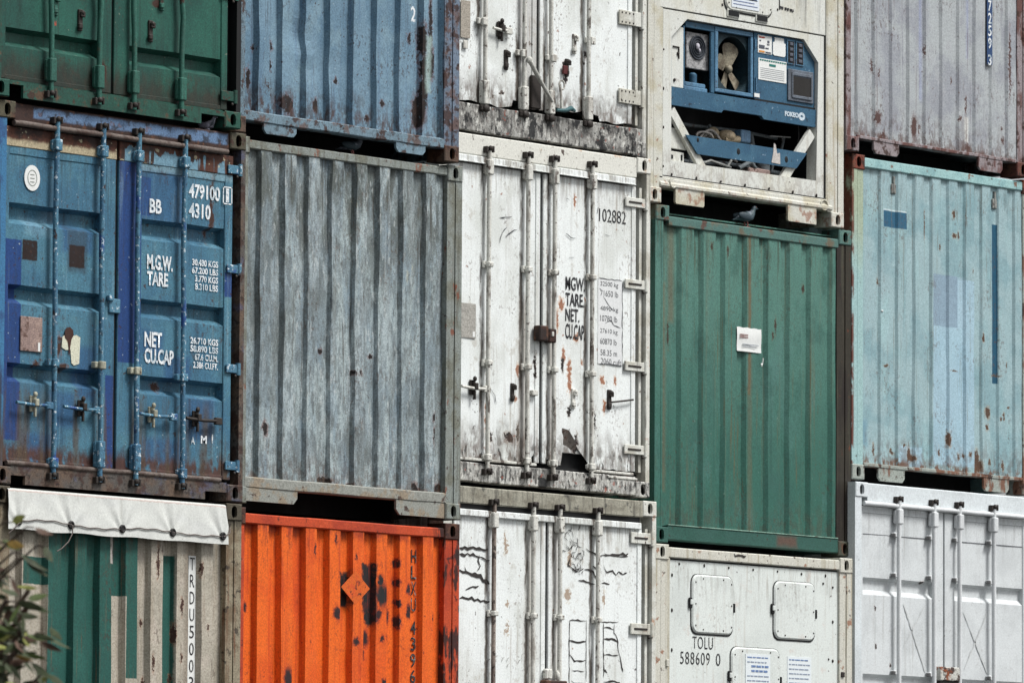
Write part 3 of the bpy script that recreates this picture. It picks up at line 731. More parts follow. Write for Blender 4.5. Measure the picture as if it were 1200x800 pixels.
def c22():
    t = cont('22', 'weathered grey corrugated container end standing on the orange one')
    m = Mat('weathered_grey_paint', (166, 178, 180), seed=13)
    m.blob((128, 141, 147), (3.5, 3.5, 1.4), .42, .6, .85); m.blob((122, 142, 156), (9, 9, 1.6), .5, .68, .55, off=6); m.blob((168, 178, 182), (6, 6, .8), .5, .68, .6, off=8)
    m.blob((96, 102, 98), (7, 7, 3), .44, .58, .9, off=15, mask=m.zmask(2.2, 1.3, .35, (2, 2, 1)))
    m.streak((104, 108, 106), .4, .5, .66, 18, 3.0); m.blob((108, 114, 114), (24, 24, 9), .5, .62, .6, off=51); m.blob((186, 192, 192), (30, 30, 10), .57, .66, .55, off=57); m.blob((118, 128, 132), (30, 30, 8), .5, .62, .6, off=41); m.blob((106, 112, 110), (4, 4, 1.6), .5, .66, .6, off=42); m.streak((176, 184, 186), .5, .55, .72, 22, .8, off=23)
    m.blob((186, 182, 160), (14, 14, 3.6), .66, .72, .8, off=12, mask=m.zmask(2.0, 1.6, .2)); m.blob((70, 74, 76), (22, 22, 7), .63, .70, .6, off=17)
    m.spots([(.36, .54, .028, .05), (.96, 1.13, .022, .02), (1.5, 1.13, .03, .015), (1.3, 1.0, .02, .02), (1.36, 1.0, .012, .02), (2.16, .73, .02, .03), (2.16, .6, .01, .06), (1.0, .19, .07, .05), (1.98, .2, .05, .05), (2.24, .2, .06, .06), (1.28, .18, .03, .03), (.8, .17, .03, .02)], wob=.014)
    m.mix((122, 96, 80), m.mul(m.zmask(.15, .24, .06), m.rng(m.noise((14, 14, 8), 4, .6, 55), .5, .58)), .8)
    m.specks(RUST, 30, .73, .77, .7)
    m.weather((84, 82, 74), (96, 76, 60), 1.0, .6, 2.5)
    p = m.grain(.19).done(.45, .006)
    fr = Mat('grey_frame_paint', (140, 146, 142), seed=13.5); fr.blob((116, 116, 102), 7, .45, .62, .7); fr.streak((96, 94, 84), .6, .5, .66, 24, 1.6); fr.blob((132, 78, 54), (10, 10, 4), .60, .66, .85, off=5); fr.blob(RUST, 16, .62, .68, .8, off=9); fr = fr.grain(.18).done(.35)
    fl = Mat('grey_sill_paint', (150, 152, 146), seed=14); fl.blob((150, 130, 104), 8, .5, .62, .6); fl.blob(RUST, 12, .6, .66, .9, off=3); fl = fl.grain(.18).done(.3)
    shell(t, fr, p)
    corr_panel(t, p, .18, 2.51, [.297+.2508*k for k in range(8)], .25, .112, slope=.016, depth=.035, x1=2.275, seed=5, dent=.008)
    rail(t, 'top_rail', fr, .163, W-.163, .012, .12, 2.508, 2.572)
    rail(t, 'bottom_sill', fl, .155, W-.155, .010, .10, .112, .19, warp=.004)
    flange(t, fl, .162, .70, .02, .114, cut='r', c=.04); flange(t, fl, 1.75, 2.278, .006, .114, cut='l', c=.04)
    return t

def c23():
    t = cont('23', 'bright orange corrugated container end with black blotches round a torn diamond placard')
    m = Mat('orange_paint', (222, 112, 34), seed=17)
    m.blob((210, 94, 26), 2.4, .42, .62, .7); m.blob((220, 112, 44), 5, .55, .72, .55, off=3); m.streak((176, 60, 26), .6, .5, .7, 18, .6); m.streak((220, 112, 56), .4, .58, .74, 22, .8, off=31)
    m.rects((190, 84, 48), [(2.26, -.1, 2.5, 2.6)], .45, .02, 10, .02)
    m.mix((150, 60, 40), m.mul(m.zmask(2.47, 2.40, .05, (14, 14, 2)), m.rng(m.noise((9, 9, 2), 4, .6, 3), .42, .58)), .75)
    blk = (38, 40, 42)
    m.rects(blk, [(1.405, 1.91, 1.56, 2.26), (1.172, 1.95, 1.296, 2.19)], 1, .055, 11, .014); m.spots([(1.62, 2.04, .085, .09), (1.60, 2.14, .03, .05), (1.52, 1.88, .06, .08)], blk, (120, 50, 40), wob=.02, sc=16, halo_st=.45, soft=True)
    m.spots([(1.79, 2.275, .026, .03), (1.79, 2.138, .028, .034), (1.80, 1.985, .022, .03), (1.90, 2.09, .022, .04), (1.90, 1.93, .026, .055), (1.14, 1.89, .04, .055), (1.34, 1.693, .03, .035), (1.45, 1.603, .028, .04), (.63, 1.40, .045, .09), (1.71, 1.888, .03, .06), (1.80, 1.85, .025, .05),
             (1.62, 1.725, .022, .03), (1.69, 1.733, .026, .032), (1.58, 1.9, .03, .04), (2.33, 2.10, .03, .16), (2.34, 1.58, .04, .08), (2.33, 1.9, .02, .1), (.22, 1.894, .02, .04), (1.65, 1.414, .03, .03), (1.34, 2.30, .012, .025), (1.12, 2.42, .012, .04), (.90, 2.33, .01, .05), (2.17, 1.9, .012, .03), (1.48, 1.72, .04, .06), (1.30, 2.04, .035, .012), (1.36, 2.07, .012, .03)],
            (58, 38, 40), (150, 56, 40), wob=.016, sc=20, soft=True)
    m.specks((120, 52, 36), 30, .70, .74, .7)
    m.weather((168, 62, 38), (96, 44, 38), .8, .5, 2.4)
    p = m.grain(.13).done(.25)
    fr = Mat('orange_frame_paint', (188, 84, 46), seed=17.5); fr.blob((164, 66, 40), 4, .42, .6, .8); fr.blob((222, 120, 84), 9, .58, .7, .5, off=2); fr.blob((80, 40, 36), 9, .62, .68, .9, off=4)
    fr.mix((52, 38, 36), fr.mul(fr.xmask(2.22, 2.12, .06), fr.rng(fr.noise((9, 9, 3), 4, .6, 8), .50, .58)), .95); fr.specks(RUSTD, 26, .66, .7, .8, off=6); fr = fr.grain(.15).done(.3)
    cast = frame_paint('dark_rust_casting', (88, 58, 50), 1.2, 18)
    shell(t, fr, p, cast_mats=[fr, fr, cast, cast])
    corr_panel(t, p, .15, 2.485, [.302+.2502*k for k in range(8)]+[2.303], .25, .114, slope=.016, depth=.045, x1=2.30, seed=7, dent=.004)
    rail(t, 'top_rail', fr, .163, W-.163, .012, .12, 2.480, 2.552, warp=.005)
    rail(t, 'bottom_sill', fr, .16, W-.16, .012, .10, .08, .16)
    # torn placard, pressed to the ribs
    m = Mat('orange_placard', (206, 106, 40), seed=18.5); m.blob((204, 84, 44), 14, .52, .66, .7); m.specks((90, 50, 40), 26, .62, .66, .9); m.blob((120, 52, 36), 13, .58, .66, .8, off=8); pl = m.grain(.12).done(.3)
    mb = MB(); cx, cz, rw, rh = 1.325, 2.078, .15, .118
    yy = lambda x: .0165
    xs = [cx-rw+2*rw*k/28 for k in range(29)]
    for a, b in zip(xs[:-1], xs[1:]):
        ha, hb = rh*(1-abs(a-cx)/rw)+.003, rh*(1-abs(b-cx)/rw)+.003
        mb.add([(a, yy(a)-.001, cz-ha), (b, yy(b)-.001, cz-hb), (b, yy(b)-.001, cz+hb), (a, yy(a)-.001, cz+ha)], [(0, 1, 2, 3)])
    mb.build('placard', pl, t)
    z = 2.386; x0 = 1.966; y = .02+.045-.009
    for ch in 'HLXU': text(ch, (x0, z, x0+.056, z-.098), MAT['black_ink'], t, y, bold=.01); z -= .117
    z -= .05
    for ch in '4396691': text(ch, (x0, z, x0+.056, z-.098), MAT['black_ink'], t, y, bold=.01); z -= .117
    return t

# ================================================================== stack three: three white containers with door bars
def white_mats(seed, extra=None, dirt=.5):
    m = Mat('white_door_paint', (226, 230, 229), seed=seed)
    m.blob((200, 203, 198), (2.6, 2.6, 1.6), .45, .66, .6); m.streak((158, 152, 140), .35+.2*dirt, .55, .78, 14, .6)
    m.blob((170, 162, 148), 9, .60, .72, .4, off=6)
    m.mix((112, 106, 98), m.mul(m.zmask(.22, .52, .2, (6, 6, 2)), m.rng(m.noise((9, 9, 3), 5, .65, 91), .40, .60)), .35+.5*dirt)
    m.mix((132, 124, 112), m.mul(m.zmask(2.36, 2.1, .16, (9, 9, 1)), m.rng(m.noise((24, 24, 1.5), 5, .65, 95), .48, .62)), .3+.4*dirt)
    if extra: extra(m)
    m.weather((134, 112, 90), (96, 66, 50), .35+.5*dirt, .3+.5*dirt, 2.4, .18)
    m.specks((70, 56, 50), 26, .72-.05*dirt, .75-.05*dirt, .85, off=8, mask=m.rng(m.noise((2, 2, 1.5), 3, .5, 33), .40, .62)); m.specks((150, 96, 60), 18, .72-.03*dirt, .76-.03*dirt, .7, off=18)
    m.rects((96, 88, 80), [(b_-.065, .1, b_-.03, 2.5) for b_ in (.556, 1.002, 1.306, 1.746)], .95, .02, 14, .01, mask=m.rng(m.noise((10, 10, 2.2), 4, .6, 41), .36, .54))  # contact shade of the bars painted in together with grime, left of each bar
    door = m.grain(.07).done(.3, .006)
    b = Mat('white_bar_paint', (206, 206, 200), seed=seed+.5); b.blob((150, 144, 136), (8, 8, 3), .5, .62, .7); b.blob((86, 74, 66), (12, 12, 4), .57, .64, .85, off=4); b.specks(RUST, 30, .62, .67, .8); bar = b.grain(.12).done(.3)
    f = Mat('white_frame_paint', (210, 211, 205), seed=seed+.8); f.blob((170, 166, 152), 5, .45, .62, .6); f.blob((176, 124, 84), 9, .63, .70, .6, off=4); f.blob(RUST, 13, .66, .70, .9, off=5); f.streak((84, 76, 70), .6, .55, .7, 20, 1.6); fr = f.grain(.10).done(.3)
    return door, bar, fr

def grimy(name, seed, base=(176, 176, 172), dark=.5):
    g = Mat(name, base, seed=seed); g.blob((214, 214, 208), (22, 22, 10), .50, .62, .7, off=2); g.blob((120, 116, 112), (34, 34, 16), .48, .6, .7, off=22)
    g.blob((92, 90, 88), (9, 9, 6), .62-.2*dark, .72-.2*dark, .8); g.blob((34, 36, 38), (6, 6, 5), .64-.18*dark, .70-.18*dark, .95, off=5, rough=.68)
    g.blob((46, 46, 48), (30, 30, 14), .54, .62, .85, off=9); g.specks((150, 84, 66), 22, .66, .70, .7, off=13); return g.grain(.2).done(.5, .008)

def wdoors(t, door, bar, fr, seed, zb=.20, zt=2.365, torn=(None, None), handles=True, guide_z=(), hz=(), hh=.036, bolts=False, hx0=2.147, top=True, sleeves_low=(.10, .2), bends=((), (), (), ()), y=.03, cams=True):
    bx = [.546, .992, 1.296, 1.736]
    L = flat_door(t, door, .13, 1.166, zb, zt, y, seed, torn=torn[0]); Rr = flat_door(t, door, 1.200, 2.285, zb, zt, y, seed+3, torn=torn[1])
    for i, x in enumerate(bx):
        lock_bar(L if i < 2 else Rr, bar, x, -.008, .09 if cams else .2, 2.475, .017, guides=guide_z, sleeves=((2.295, 2.41), sleeves_low) if top else (sleeves_low,), cams=((2.485, 1), (.09, 1)) if cams else ((2.485, 1),), bends=bends[i])
    for z in hz: hinge(Rr, fr, hx0, 2.412, .008, z-hh, z+hh, slot=not bolts, bolts=bolts)
    m = MB(); m.box(1.167, 1.199, .040, .10, zb+.02, zt-.01); m.build('door_gasket', MAT['rubber'], t); m = MB(); m.box(2.286, 2.392, .075, .10, zb, zt); m.build('hinge_channel', MAT['rubber'], t)
    m = MB(); m.box(.09, .13, .055, .10, zb, zt); m.build('door_gasket', MAT['rubber'], t)
    m = MB(); m.box(2.345, 2.375, .04, .074, zb, zt); m.build('door_jamb', fr, t)
    return L, Rr

def c31():
    t = cont('31', 'grimy white container above the one lettered MGW, loose strap at its doors')
    def ex(m):
        m.spots([(1.5, .62, .02, .03), (1.51, .52, .018, .04), (1.74, .72, .018, .03), (1.72, .66, .012, .012), (.78, .33, .03, .014), (.68, .3, .016, .012), (1.1, .74, .014, .01), (.62, .28, .03, .012)], (52, 46, 46), (160, 130, 110), wob=.02, sc=30)
        m.mix((120, 116, 110), m.mul(m.zmask(.28, .50, .12), m.rng(m.noise((12, 12, 6), 5, .6, 71), .45, .6)), .7)
        m.rects((150, 144, 138), [(.95, .2, 1.2, 2.5)], .5, .03, 8, .04)
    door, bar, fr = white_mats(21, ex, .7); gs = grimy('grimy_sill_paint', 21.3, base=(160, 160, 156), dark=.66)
    shell(t, fr, door, (.09, .045), cast_mats=[gs, gs, fr, fr])
    tr = lambda x: mnoise.noise(Vector((x*6, 3, 1)))*.03+(.035 if x > .9 else -.01)+(-.04 if x > 1.9 else 0)
    L, Rr = wdoors(t, door, bar, fr, 2, zb=.245, torn=(tr, tr), guide_z=(1.5,), hz=(1.055, .452, 1.66, 2.25), hh=.056, bolts=True, hx0=2.118, sleeves_low=(.22, .40), cams=False)
    for x, z, d in ((.512, .84, L), (.958, .65, L), (1.302, .65, Rr), (1.755, .83, Rr)):
        m = MB(); x += .01; m.box(x-.055, x+.05, -.008, .02, z-.022, z+.022, .005); m.box(x-.026, x+.028, -.034, -.006, z-.032, z+.026, .006); m.build('bar_bracket', bar, d)
    for i, x in enumerate((.546, .992, 1.296, 1.736)):
        m = MB(); m.box(x-.05, x+.05, -.02, .02, .17, .215, .008); m.ball((x, -.02, .19), .035, .02, .03, 8, 5); m.build('bar_cam', MAT['cam'], L if i < 2 else Rr)
    catch_only(L, MAT['cam'], .745, .02, .80, .9); handle(L, bar, .64, .84, .0, .80, .74, MAT['cam'])
    catch_only(L, MAT['cam'], .82, .02, .585); catch_only(Rr, bar, 1.605, .02, .79); catch_only(Rr, MAT['cam'], 1.52, .02, .60, .9)
    m = MB(); m.box(1.455, 1.51, .0, .02, .545, .61, .004); m.build('seal_tag', plain('red_brown_tag', (96, 44, 44), .6), Rr)
    st = frame_paint('pale_strap', (200, 200, 194), .3, 22.2)
    m = MB(); m.tube([(1.02, -.035, .60), (1.09, -.045, .50), (1.17, -.05, .41), (1.27, -.05, .31)], [.018, .017, .014, .012], 8); m.ball((1.02, -.035, .60), .032, .02, .03, 8, 5); m.build('loose_strap', st, L)
    m = MB(); m.tube([(1.40, -.01, .46), (1.41, -.012, .38), (1.42, -.012, .26)], .011, 7); m.tube([(1.42+.03*math.sin(a), -.012, .455+.035*math.cos(a)) for a in [k*.6 for k in range(11)]], .008, 6)
    m.build('seal_rod', bar, Rr)
    m = MB(); m.tube([(1.34, -.03, .255), (1.44, -.035, .262), (1.50, -.035, .285), (1.55, -.03, .27)], [.012, .016, .02, .012], 7); m.build('bent_lever', plain('teal_lever', (74, 108, 112), .6), Rr)
    m = MB(); m.box(1.09, 1.2, .0, .028, .25, .5, .006); m.build('door_stop', MAT['cam'], L)
    m = MB(); m.box(.30, .405, .018, .022, .70, .98); m.build('worn_label', plain('grey_label', (166, 160, 150), .7, .25), L)
    m = MB(); m.box(.325, .375, .01, .022, .62, .68, .003); m.build('small_plate', bar, L)
    rail(t, 'top_rail', fr, .1, W-.05, .012, .12, 2.43, 2.58)
    rail(t, 'bottom_sill', gs, .09, W-.04, .006, .12, .01, .215, warp=.008)
    return t

def c32():
    t = cont('32', 'white container lettered MGW TARE NET in black, with a hole at its door bottoms')
    def ex(m):
        m.spots([(1.57, 2.19, .014, .05), (1.45, 1.02, .02, .05), (1.60, 1.16, .03, .03), (1.52, .94, .02, .06), (1.67, .98, .012, .02), (1.52, .82, .025, .08), (.58, .5, .02, .14), (.6, .3, .015, .07), (.22, .45, .02, .05), (1.90, .86, .03, .03), (2.06, .87, .016, .03), (1.93, .66, .02, .05), (1.7, 1.45, .01, .02), (1.42, 1.4, .03, .05), (1.37, 1.28, .02, .08), (.93, .87, .02, .05), (.9, .66, .02, .02)],
                (150, 92, 50), (206, 160, 112), wob=.02, sc=26, st=.85, halo_st=.6)
        m.spots([(1.44, .95, .018, .05), (.83, .36, .05, .04), (.93, .40, .02, .07), (.62, .36, .02, .04), (1.52, .60, .02, .04), (1.82, .55, .012, .08), (1.6, .35, .02, .1), (1.12, .9, .012, .1)], (52, 46, 44), (140, 120, 104), wob=.022, sc=22)
        m.mix((110, 104, 98), m.mul(m.zmask(.22, .55, .16), m.rng(m.noise((14, 14, 6), 5, .62, 72), .50, .60)), .8)
        m.mix((40, 40, 42), m.mul(m.zmask(.2, .4, .15), m.rng(m.noise((18, 18, 9), 4, .62, 78), .58, .62)), .9)
        m.rects((160, 150, 138), [(.93, .2, 1.04, 1.4), (1.28, .2, 1.35, 1.5)], .5, .03, 9, .04)
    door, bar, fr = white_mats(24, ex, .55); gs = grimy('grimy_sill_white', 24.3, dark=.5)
    hdr = Mat('cream_header_paint', (214, 214, 207), seed=24.7); hdr.blob((190, 150, 112), 10, .62, .70, .6); hdr.blob(RUST, 16, .66, .70, .9, off=4); hdr.specks((120, 112, 104), 26, .6, .68, .4); hdr = hdr.grain(.08).done(.3)
    shell(t, fr, door, (.09, .045), cast_mats=[gs, gs, hdr, hdr])
    torn = lambda x: (0 if x < 1.43 or x > 1.78 else min((x-1.43)*9, .27*(1-(x-1.46)/.32)))+max(0, .05-abs(x-1.26)*.9)+mnoise.noise(Vector((x*14, 1, 4)))*.012
    tl = lambda x: max(0, .16-abs(x-1.22)*.9)+mnoise.noise(Vector((x*9, 1, 4)))*.008
    L, Rr = wdoors(t, door, bar, fr, 7, zb=.19, torn=(tl, torn), guide_z=(1.627, .896), hz=(2.242, 1.617, .99, .357), sleeves_low=(.17, .22))
    # gutter strips of the header
    m = MB(); m.box(.10, 2.26, -.002, .05, 2.372, 2.426, .006); m.box(.10, 2.25, -.010, .03, 2.372, 2.380, .002); m.build('rain_gutter', door, t)
    m = MB()
    m.box(.15, 1.13, .012, .05, .165, .186, .004); m.build('sill_lip', bar, t); m = MB(); m.box(1.78, 2.26, .012, .05, .160, .18, .004); m.build('sill_lip', bar, t); m = MB(); m.box(1.95, 2.29, .0, .05, .125, .14, .003); m.build('sill_lip', bar, t)
    rail(t, 'top_rail', hdr, .155, W-.163, .010, .12, 2.43, 2.585); rail(t, 'bottom_sill', gs, .09, W-.16, .008, .12, -.0+.008, .15, warp=.006)
    lb = frame_paint('rusted_lock_box', (58, 46, 42), 1.2, 25)
    m = MB(); m.box(1.085, 1.19, -.05, .02, 1.10, 1.215, .008); m.box(1.20, 1.285, -.045, .02, 1.095, 1.20, .008); m.box(1.185, 1.205, -.03, .01, 1.13, 1.18); m.build('lock_box', lb, Rr)
    m = MB(); m.box(1.225, 1.25, -.052, -.042, 1.14, 1.175, .004); m.build('padlock', bar, Rr)
    handle(L, bar, .25, .56, -.004, .70, .40, MAT['cam']); catch_only(L, MAT['cam'], .86, .02, .70, .9); catch_only(Rr, bar, 1.56, .02, .70, 1); catch_only(Rr, MAT['cam'], 1.98, .02, .72, 1)
    m = MB(); m.tube([(1.99, .005, .70), (2.1, .0, .715), (2.24, .005, .735)], .008, 6); m.build('handle', MAT['cam'], Rr)
    m = MB(); m.box(1.055, 1.12, -.01, .03, .69, .73, .005); m.build('bar_bracket', bar, L)
    y = .0262
    lab = plain('worn_grey_sticker', (168, 166, 160), .7, .2)
    m = MB(); m.box(.25, .44, y-.004, y+.0, 1.07, 1.325); m.build('worn_label', lab, L); m = MB(); m.box(.405, .43, y-.005, y-.003, 1.08, 1.12); m.build('label_corner', MAT['paper'], L)
    T = lambda b, r, **k: text(b, (r[0]+.02, r[1], r[2]+.02, r[3]), MAT['black_ink'], Rr, y, **k)
    T('102882', (1.835, 2.166, 2.15, 2.067), bold=-.0); T('/', (1.808, 2.172, 1.825, 2.12), bold=.0)
    for s, a, b, x1 in (('MGW.', 1.617, 1.515, 1.672), ('TARE.', 1.494, 1.395, 1.666), ('NET.', 1.376, 1.278, 1.61), ('CU.CAP.', 1.262, 1.147, 1.676)): T(s, (1.447, a, x1, b), bold=.014)
    m = MB(); m.box(1.845, 2.13, y-.001, y+.002, .985, 1.632); m.build('data_sticker', plain('white_sticker', (216, 218, 218), .5, .05), Rr)
    inkg = plain('faded_black_print', (84, 86, 90), .7, .25)
    for s, a, x0, x1 in (('32500 kg', 1.612, 1.85, 2.06), ('71650 lb', 1.545, 1.85, 2.06), ('4890 kg', 1.425, 1.85, 2.06), ('10780 lb', 1.355, 1.85, 2.05), ('27610 kg', 1.255, 1.85, 2.055), ('60870 lb', 1.18, 1.85, 2.045), ('58.35 m', 1.095, 1.855, 2.05), ('2060 cuft', 1.03, 1.86, 2.10)):
        text(s, (x0+.02, a, x1+.02, a-.045), inkg, Rr, y-.002, bold=.0)
    m = MB()
    for p in ([(1.90, 1.50), (1.95, 1.45), (2.0, 1.41), (2.02, 1.40)], [(1.93, 1.30), (2.0, 1.32), (2.03, 1.29), (2.11, 1.275)], [(1.86, 1.56), (1.88, 1.545)], [(1.845, 1.632), (2.13, 1.634)], [(1.845, .985), (2.13, .987)], [(1.46, 1.94), (1.52, 1.915), (1.58, 1.91)], [(2.13, 1.632), (2.13, .985)], [(.77, 1.85), (.84, 1.90), (.9, 1.92)], [(.70, 1.99), (.84, 2.01)], [(.70, 1.80), (.73, 1.88), (.79, 1.93)], [(1.92, 1.97), (1.98, 1.965)], [(.60, .72), (.66, .66), (.68, .6)], [(1.5, 1.76), (1.56, 1.765)], [(1.46, 2.2), (1.5, 2.2)]):
        m = MB(); ribbon(m, p, .008, y-.003); m.build('paint_crack', inkg, Rr)
    # what shows through the hole: a bent flap
    m = MB(); m.add([(1.435, .022, .47), (1.49, .004, .455), (1.56, .012, .39), (1.60, .03, .32), (1.52, .05, .31), (1.435, .05, .33)], [(0, 1, 5), (1, 2, 4, 5), (2, 3, 4)]); m.add([(1.435, .026, .47), (1.49, .008, .455), (1.56, .016, .39), (1.60, .034, .32), (1.52, .054, .31), (1.435, .054, .33)], [(0, 1, 5), (1, 2, 4, 5), (2, 3, 4)])
    m.build('torn_flap', frame_paint('torn_metal', (128, 122, 116), .8, 26), Rr)
    m = MB(); m.box(1.0, 1.9, .10, .12, .12, .6); m.build('door_core', MAT['void'], t)
    return t

def c33():
    t = cont('33', 'white container with cracked and peeling paint on its doors, bottom of its stack')
    def ex(m):
        m.spots([(.745, 1.74, .015, .04), (1.43, 1.84, .03, .05), (1.85, 1.83, .015, .05), (.72, 2.19, .02, .08), (1.45, 2.12, .03, .06), (.74, 1.56, .012, .05)], (150, 120, 90), (196, 180, 150), wob=.03, sc=20, st=.7, halo_st=.5)
        m.rects((182, 176, 166), [(.95, .2, 1.04, 2.4), (1.24, .2, 1.33, 2.4)], .5, .03, 9, .05)
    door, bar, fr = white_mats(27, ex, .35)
    hd = Mat('stained_header_paint', (160, 158, 146), seed=27.4); hd.blob((126, 122, 110), (5, 5, 10), .45, .62, .7); hd.streak((86, 84, 78), .7, .5, .64, 20, 2); hd.blob((58, 60, 60), (8, 8, 16), .6, .66, .7, off=4); hd = hd.grain(.15).done(.3)
    b2 = Mat('rusty_bar_paint', (158, 148, 140), seed=28); b2.blob((92, 78, 72), (9, 9, 2.5), .42, .56, .85); b2.specks(RUSTD, 24, .56, .62, .8); b2 = b2.grain(.18).done(.3)
    shell(t, fr, door, (.09, .045), zlo=-.305)
    L, Rr = wdoors(t, door, bar, fr, 12, zb=-.12, zt=2.38, guide_z=(1.665, .93), hz=(2.305, 1.618, .99, .357), hh=.042, sleeves_low=(-.14, -.09), cams=False)
    # the leftmost bar is stripped and rusty
    for o in [o for o in L.children if o.name.startswith('lock_bar')][:1]: o.data.materials[0] = b2; o['label'] = 'dark rusty lock bar'
    m = MB(); m.box(.10, 2.26, -.0, .05, 2.37, 2.42, .006); m.build('rain_gutter', door, t)
    m = MB(); m.box(.16, 2.27, .03, .1, 2.42, 2.462); m.build('header_gap', MAT['void'], t)
    rail(t, 'top_rail', hd, .155, W-.155, .006, .12, 2.462, 2.588); rail(t, 'bottom_sill', hd, .09, W-.16, .008, .12, -.295, -.155)
    lb = frame_paint('brown_lock_box', (84, 62, 56), 1.0, 29); m = MB(); m.box(1.10, 1.35, -.045, .02, 1.03, 1.195, .008); m.build('lock_box', lb, Rr)
    m = MB(); m.box(1.13, 1.21, -.02, .02, 1.20, 1.28, .01); m.build('lock_hasp', bar, Rr); m = MB(); m.ball((1.27, -.01, 1.235), .02, .02, .04, 8, 5); m.build('lock_hasp', bar, Rr)
    catch_only(L, MAT['cam'], .86, .02, .70, .9); catch_only(Rr, bar, 1.56, .02, .70, 1)
    y = .0258; ink = plain('dark_crack', (64, 60, 58), .8, .25); m = MB(); o = .02
    for p, w in (([(.18, 2.131), (.3, 2.135), (.50, 2.137)], .022), ([(.18, 2.082), (.33, 2.09), (.45, 2.07), (.52, 2.05)], .022), ([(.18, 1.969), (.26, 1.965), (.38, 1.94), (.52, 1.895)], .04), ([(.25, 1.834), (.33, 1.85), (.40, 1.862)], .016), ([(.18, 1.768), (.32, 1.765), (.52, 1.748)], .022),
                 ([(.40, 2.09), (.385, 2.05), (.41, 2.01), (.38, 1.97)], .012), ([(.26, 1.94), (.24, 2.0)], .012), ([(1.419, 2.106), (1.41, 2.06), (1.47, 2.03), (1.53, 2.025)], .016), ([(1.618, 2.195), (1.75, 2.15), (1.88, 2.16), (2.11, 2.16)], .012), ([(1.60, 2.05), (1.68, 2.04), (1.72, 2.0), (1.77, 1.97), (1.77, 2.05), (1.70, 2.08)], .026), ([(1.82, 2.08), (1.86, 2.03), (1.93, 2.05), (1.97, 2.01), (2.0, 2.04), (2.05, 2.02), (2.1, 2.04)], .012),
                 ([(1.83, 2.165), (2.11, 2.175)], .022), ([(1.53, 1.955), (1.65, 1.945), (1.72, 1.93)], .014), ([(1.80, 1.95), (1.89, 1.935)], .018), ([(1.43, 1.653), (1.62, 1.657)], .012), ([(1.43, 1.653), (1.43, 1.20), (1.43, .9)], .009), ([(1.625, 1.66), (1.625, 1.2)], .006), ([(1.43, 1.5), (1.49, 1.49), (1.62, 1.497)], .013), ([(1.43, 1.40), (1.49, 1.35), (1.62, 1.36)], .013), ([(1.45, 1.2), (1.52, 1.18), (1.62, 1.19)], .013), ([(1.46, 1.28), (1.6, 1.275)], .008),
                 ([(1.825, 1.648), (1.825, 1.50), (1.83, 1.24)], .010), ([(1.83, 1.525), (1.92, 1.53), (1.99, 1.515)], .014), ([(1.95, 1.645), (1.95, 1.58), (1.99, 1.54), (1.99, 1.48), (2.02, 1.40), (2.04, 1.32), (2.06, 1.29)], .012), ([(1.83, 1.61), (1.9, 1.615), (1.94, 1.60)], .012), ([(1.83, 1.41), (2.0, 1.41)], .010), ([(1.82, 1.30), (1.87, 1.28)], .015), ([(1.83, 1.20), (1.9, 1.215), (2.02, 1.205)], .014), ([(1.8, 1.655), (2.0, 1.66)], .008)):
        m = MB(); ribbon(m, [(a+o, b) for a, b in p], w, y); m.build('paint_crack', ink, Rr)
    m = MB()
    for k in range(40):
        x = random.uniform(1.40, 1.62); z = random.uniform(2.03, 2.33); a = random.uniform(0, 6.28); l = random.uniform(.02, .06)
        ribbon(m, [(x, z), (x+l*math.cos(a), z+l*math.sin(a)), (x+l*1.4*math.cos(a+.6), z+l*1.4*math.sin(a+.6))], .006, y-.0005)
    m.build('paint_crack', ink, Rr)
    m = MB()
    for k in range(14):
        x = random.uniform(.42, .9); z = random.uniform(1.27, 1.34); ribbon(m, [(x, z), (x+.015, z+.03), (x+.035, z+.035)], .005, y)
    m.build('paint_crack', plain('pale_crack', (150, 148, 142), .8), L)
    return t

def rrect(x0, z0, x1, z1, r, n=5):
    pts = []
    for cx, cz, a0 in ((x1-r, z1-r, 0), (x0+r, z1-r, 90), (x0+r, z0+r, 180), (x1-r, z0+r, 270)):
        for k in range(n+1):
            a = R(a0+90*k/n); pts.append((cx+r*math.cos(a), cz+r*math.sin(a)))
    return pts

def hatch(t, mats, x0, z0, x1, z1, y, clips=True, r=.07):
    m = MB(); m.prism(rrect(x0-.008, z0-.012, x1+.004, z1+.004, r), y-.004, y+.002, 1)
    a = rrect(x0, z0, x1, z1, r); b = rrect(x0+.012, z0+.012, x1-.012, z1-.012, r-.01)
    n = len(a)
    m.add([(p[0], y-.016, p[1]) for p in b], [list(range(n))])
    m.add([(p[0], y-.016, p[1]) for p in b]+[(p[0], y-.006, p[1]) for p in a]+[(p[0], y, p[1]) for p in a], [(i, (i+1) % n, (i+1) % n+n, i+n) for i in range(n)]+[(i+n, (i+1) % n+n, (i+1) % n+2*n, i+2*n) for i in range(n)])
    for k in range(3):
        for (x, z) in ((x0+.04, z0+.06+k*(z1-z0-.12)/2), (x1-.03, z0+.06+k*(z1-z0-.12)/2)): m.ball((x, y-.017, z), .007, .005, .007, 6, 4, 2)
    for x in (x0+.13, x1-.13):
        for z in (z0+.03, z1-.03): m.ball((x, y-.017, z), .007, .005, .007, 6, 4, 2)
    if clips:
        zc = (z0+z1)/2; m.box(x0-.035, x0-.002, y-.02, y, zc-.035, zc+.045, .005, 1); m.box(x0-.03, x0+.004, y-.026, y-.01, zc-.01, zc+.03, .004)
        m.box(x1+.0, x1+.02, y-.016, y, zc-.05, zc+.02, .004, 1)
    return m.build('access_hatch', mats, t)

def dots(t, name, mat, pts, y, r=.011):
    for x, z in pts:
        m = MB(); m.ball((x, y, z), r*random.uniform(.7, 1.15), .007, r*random.uniform(.8, 1.5), 6, 4); m.build(name, mat, t)

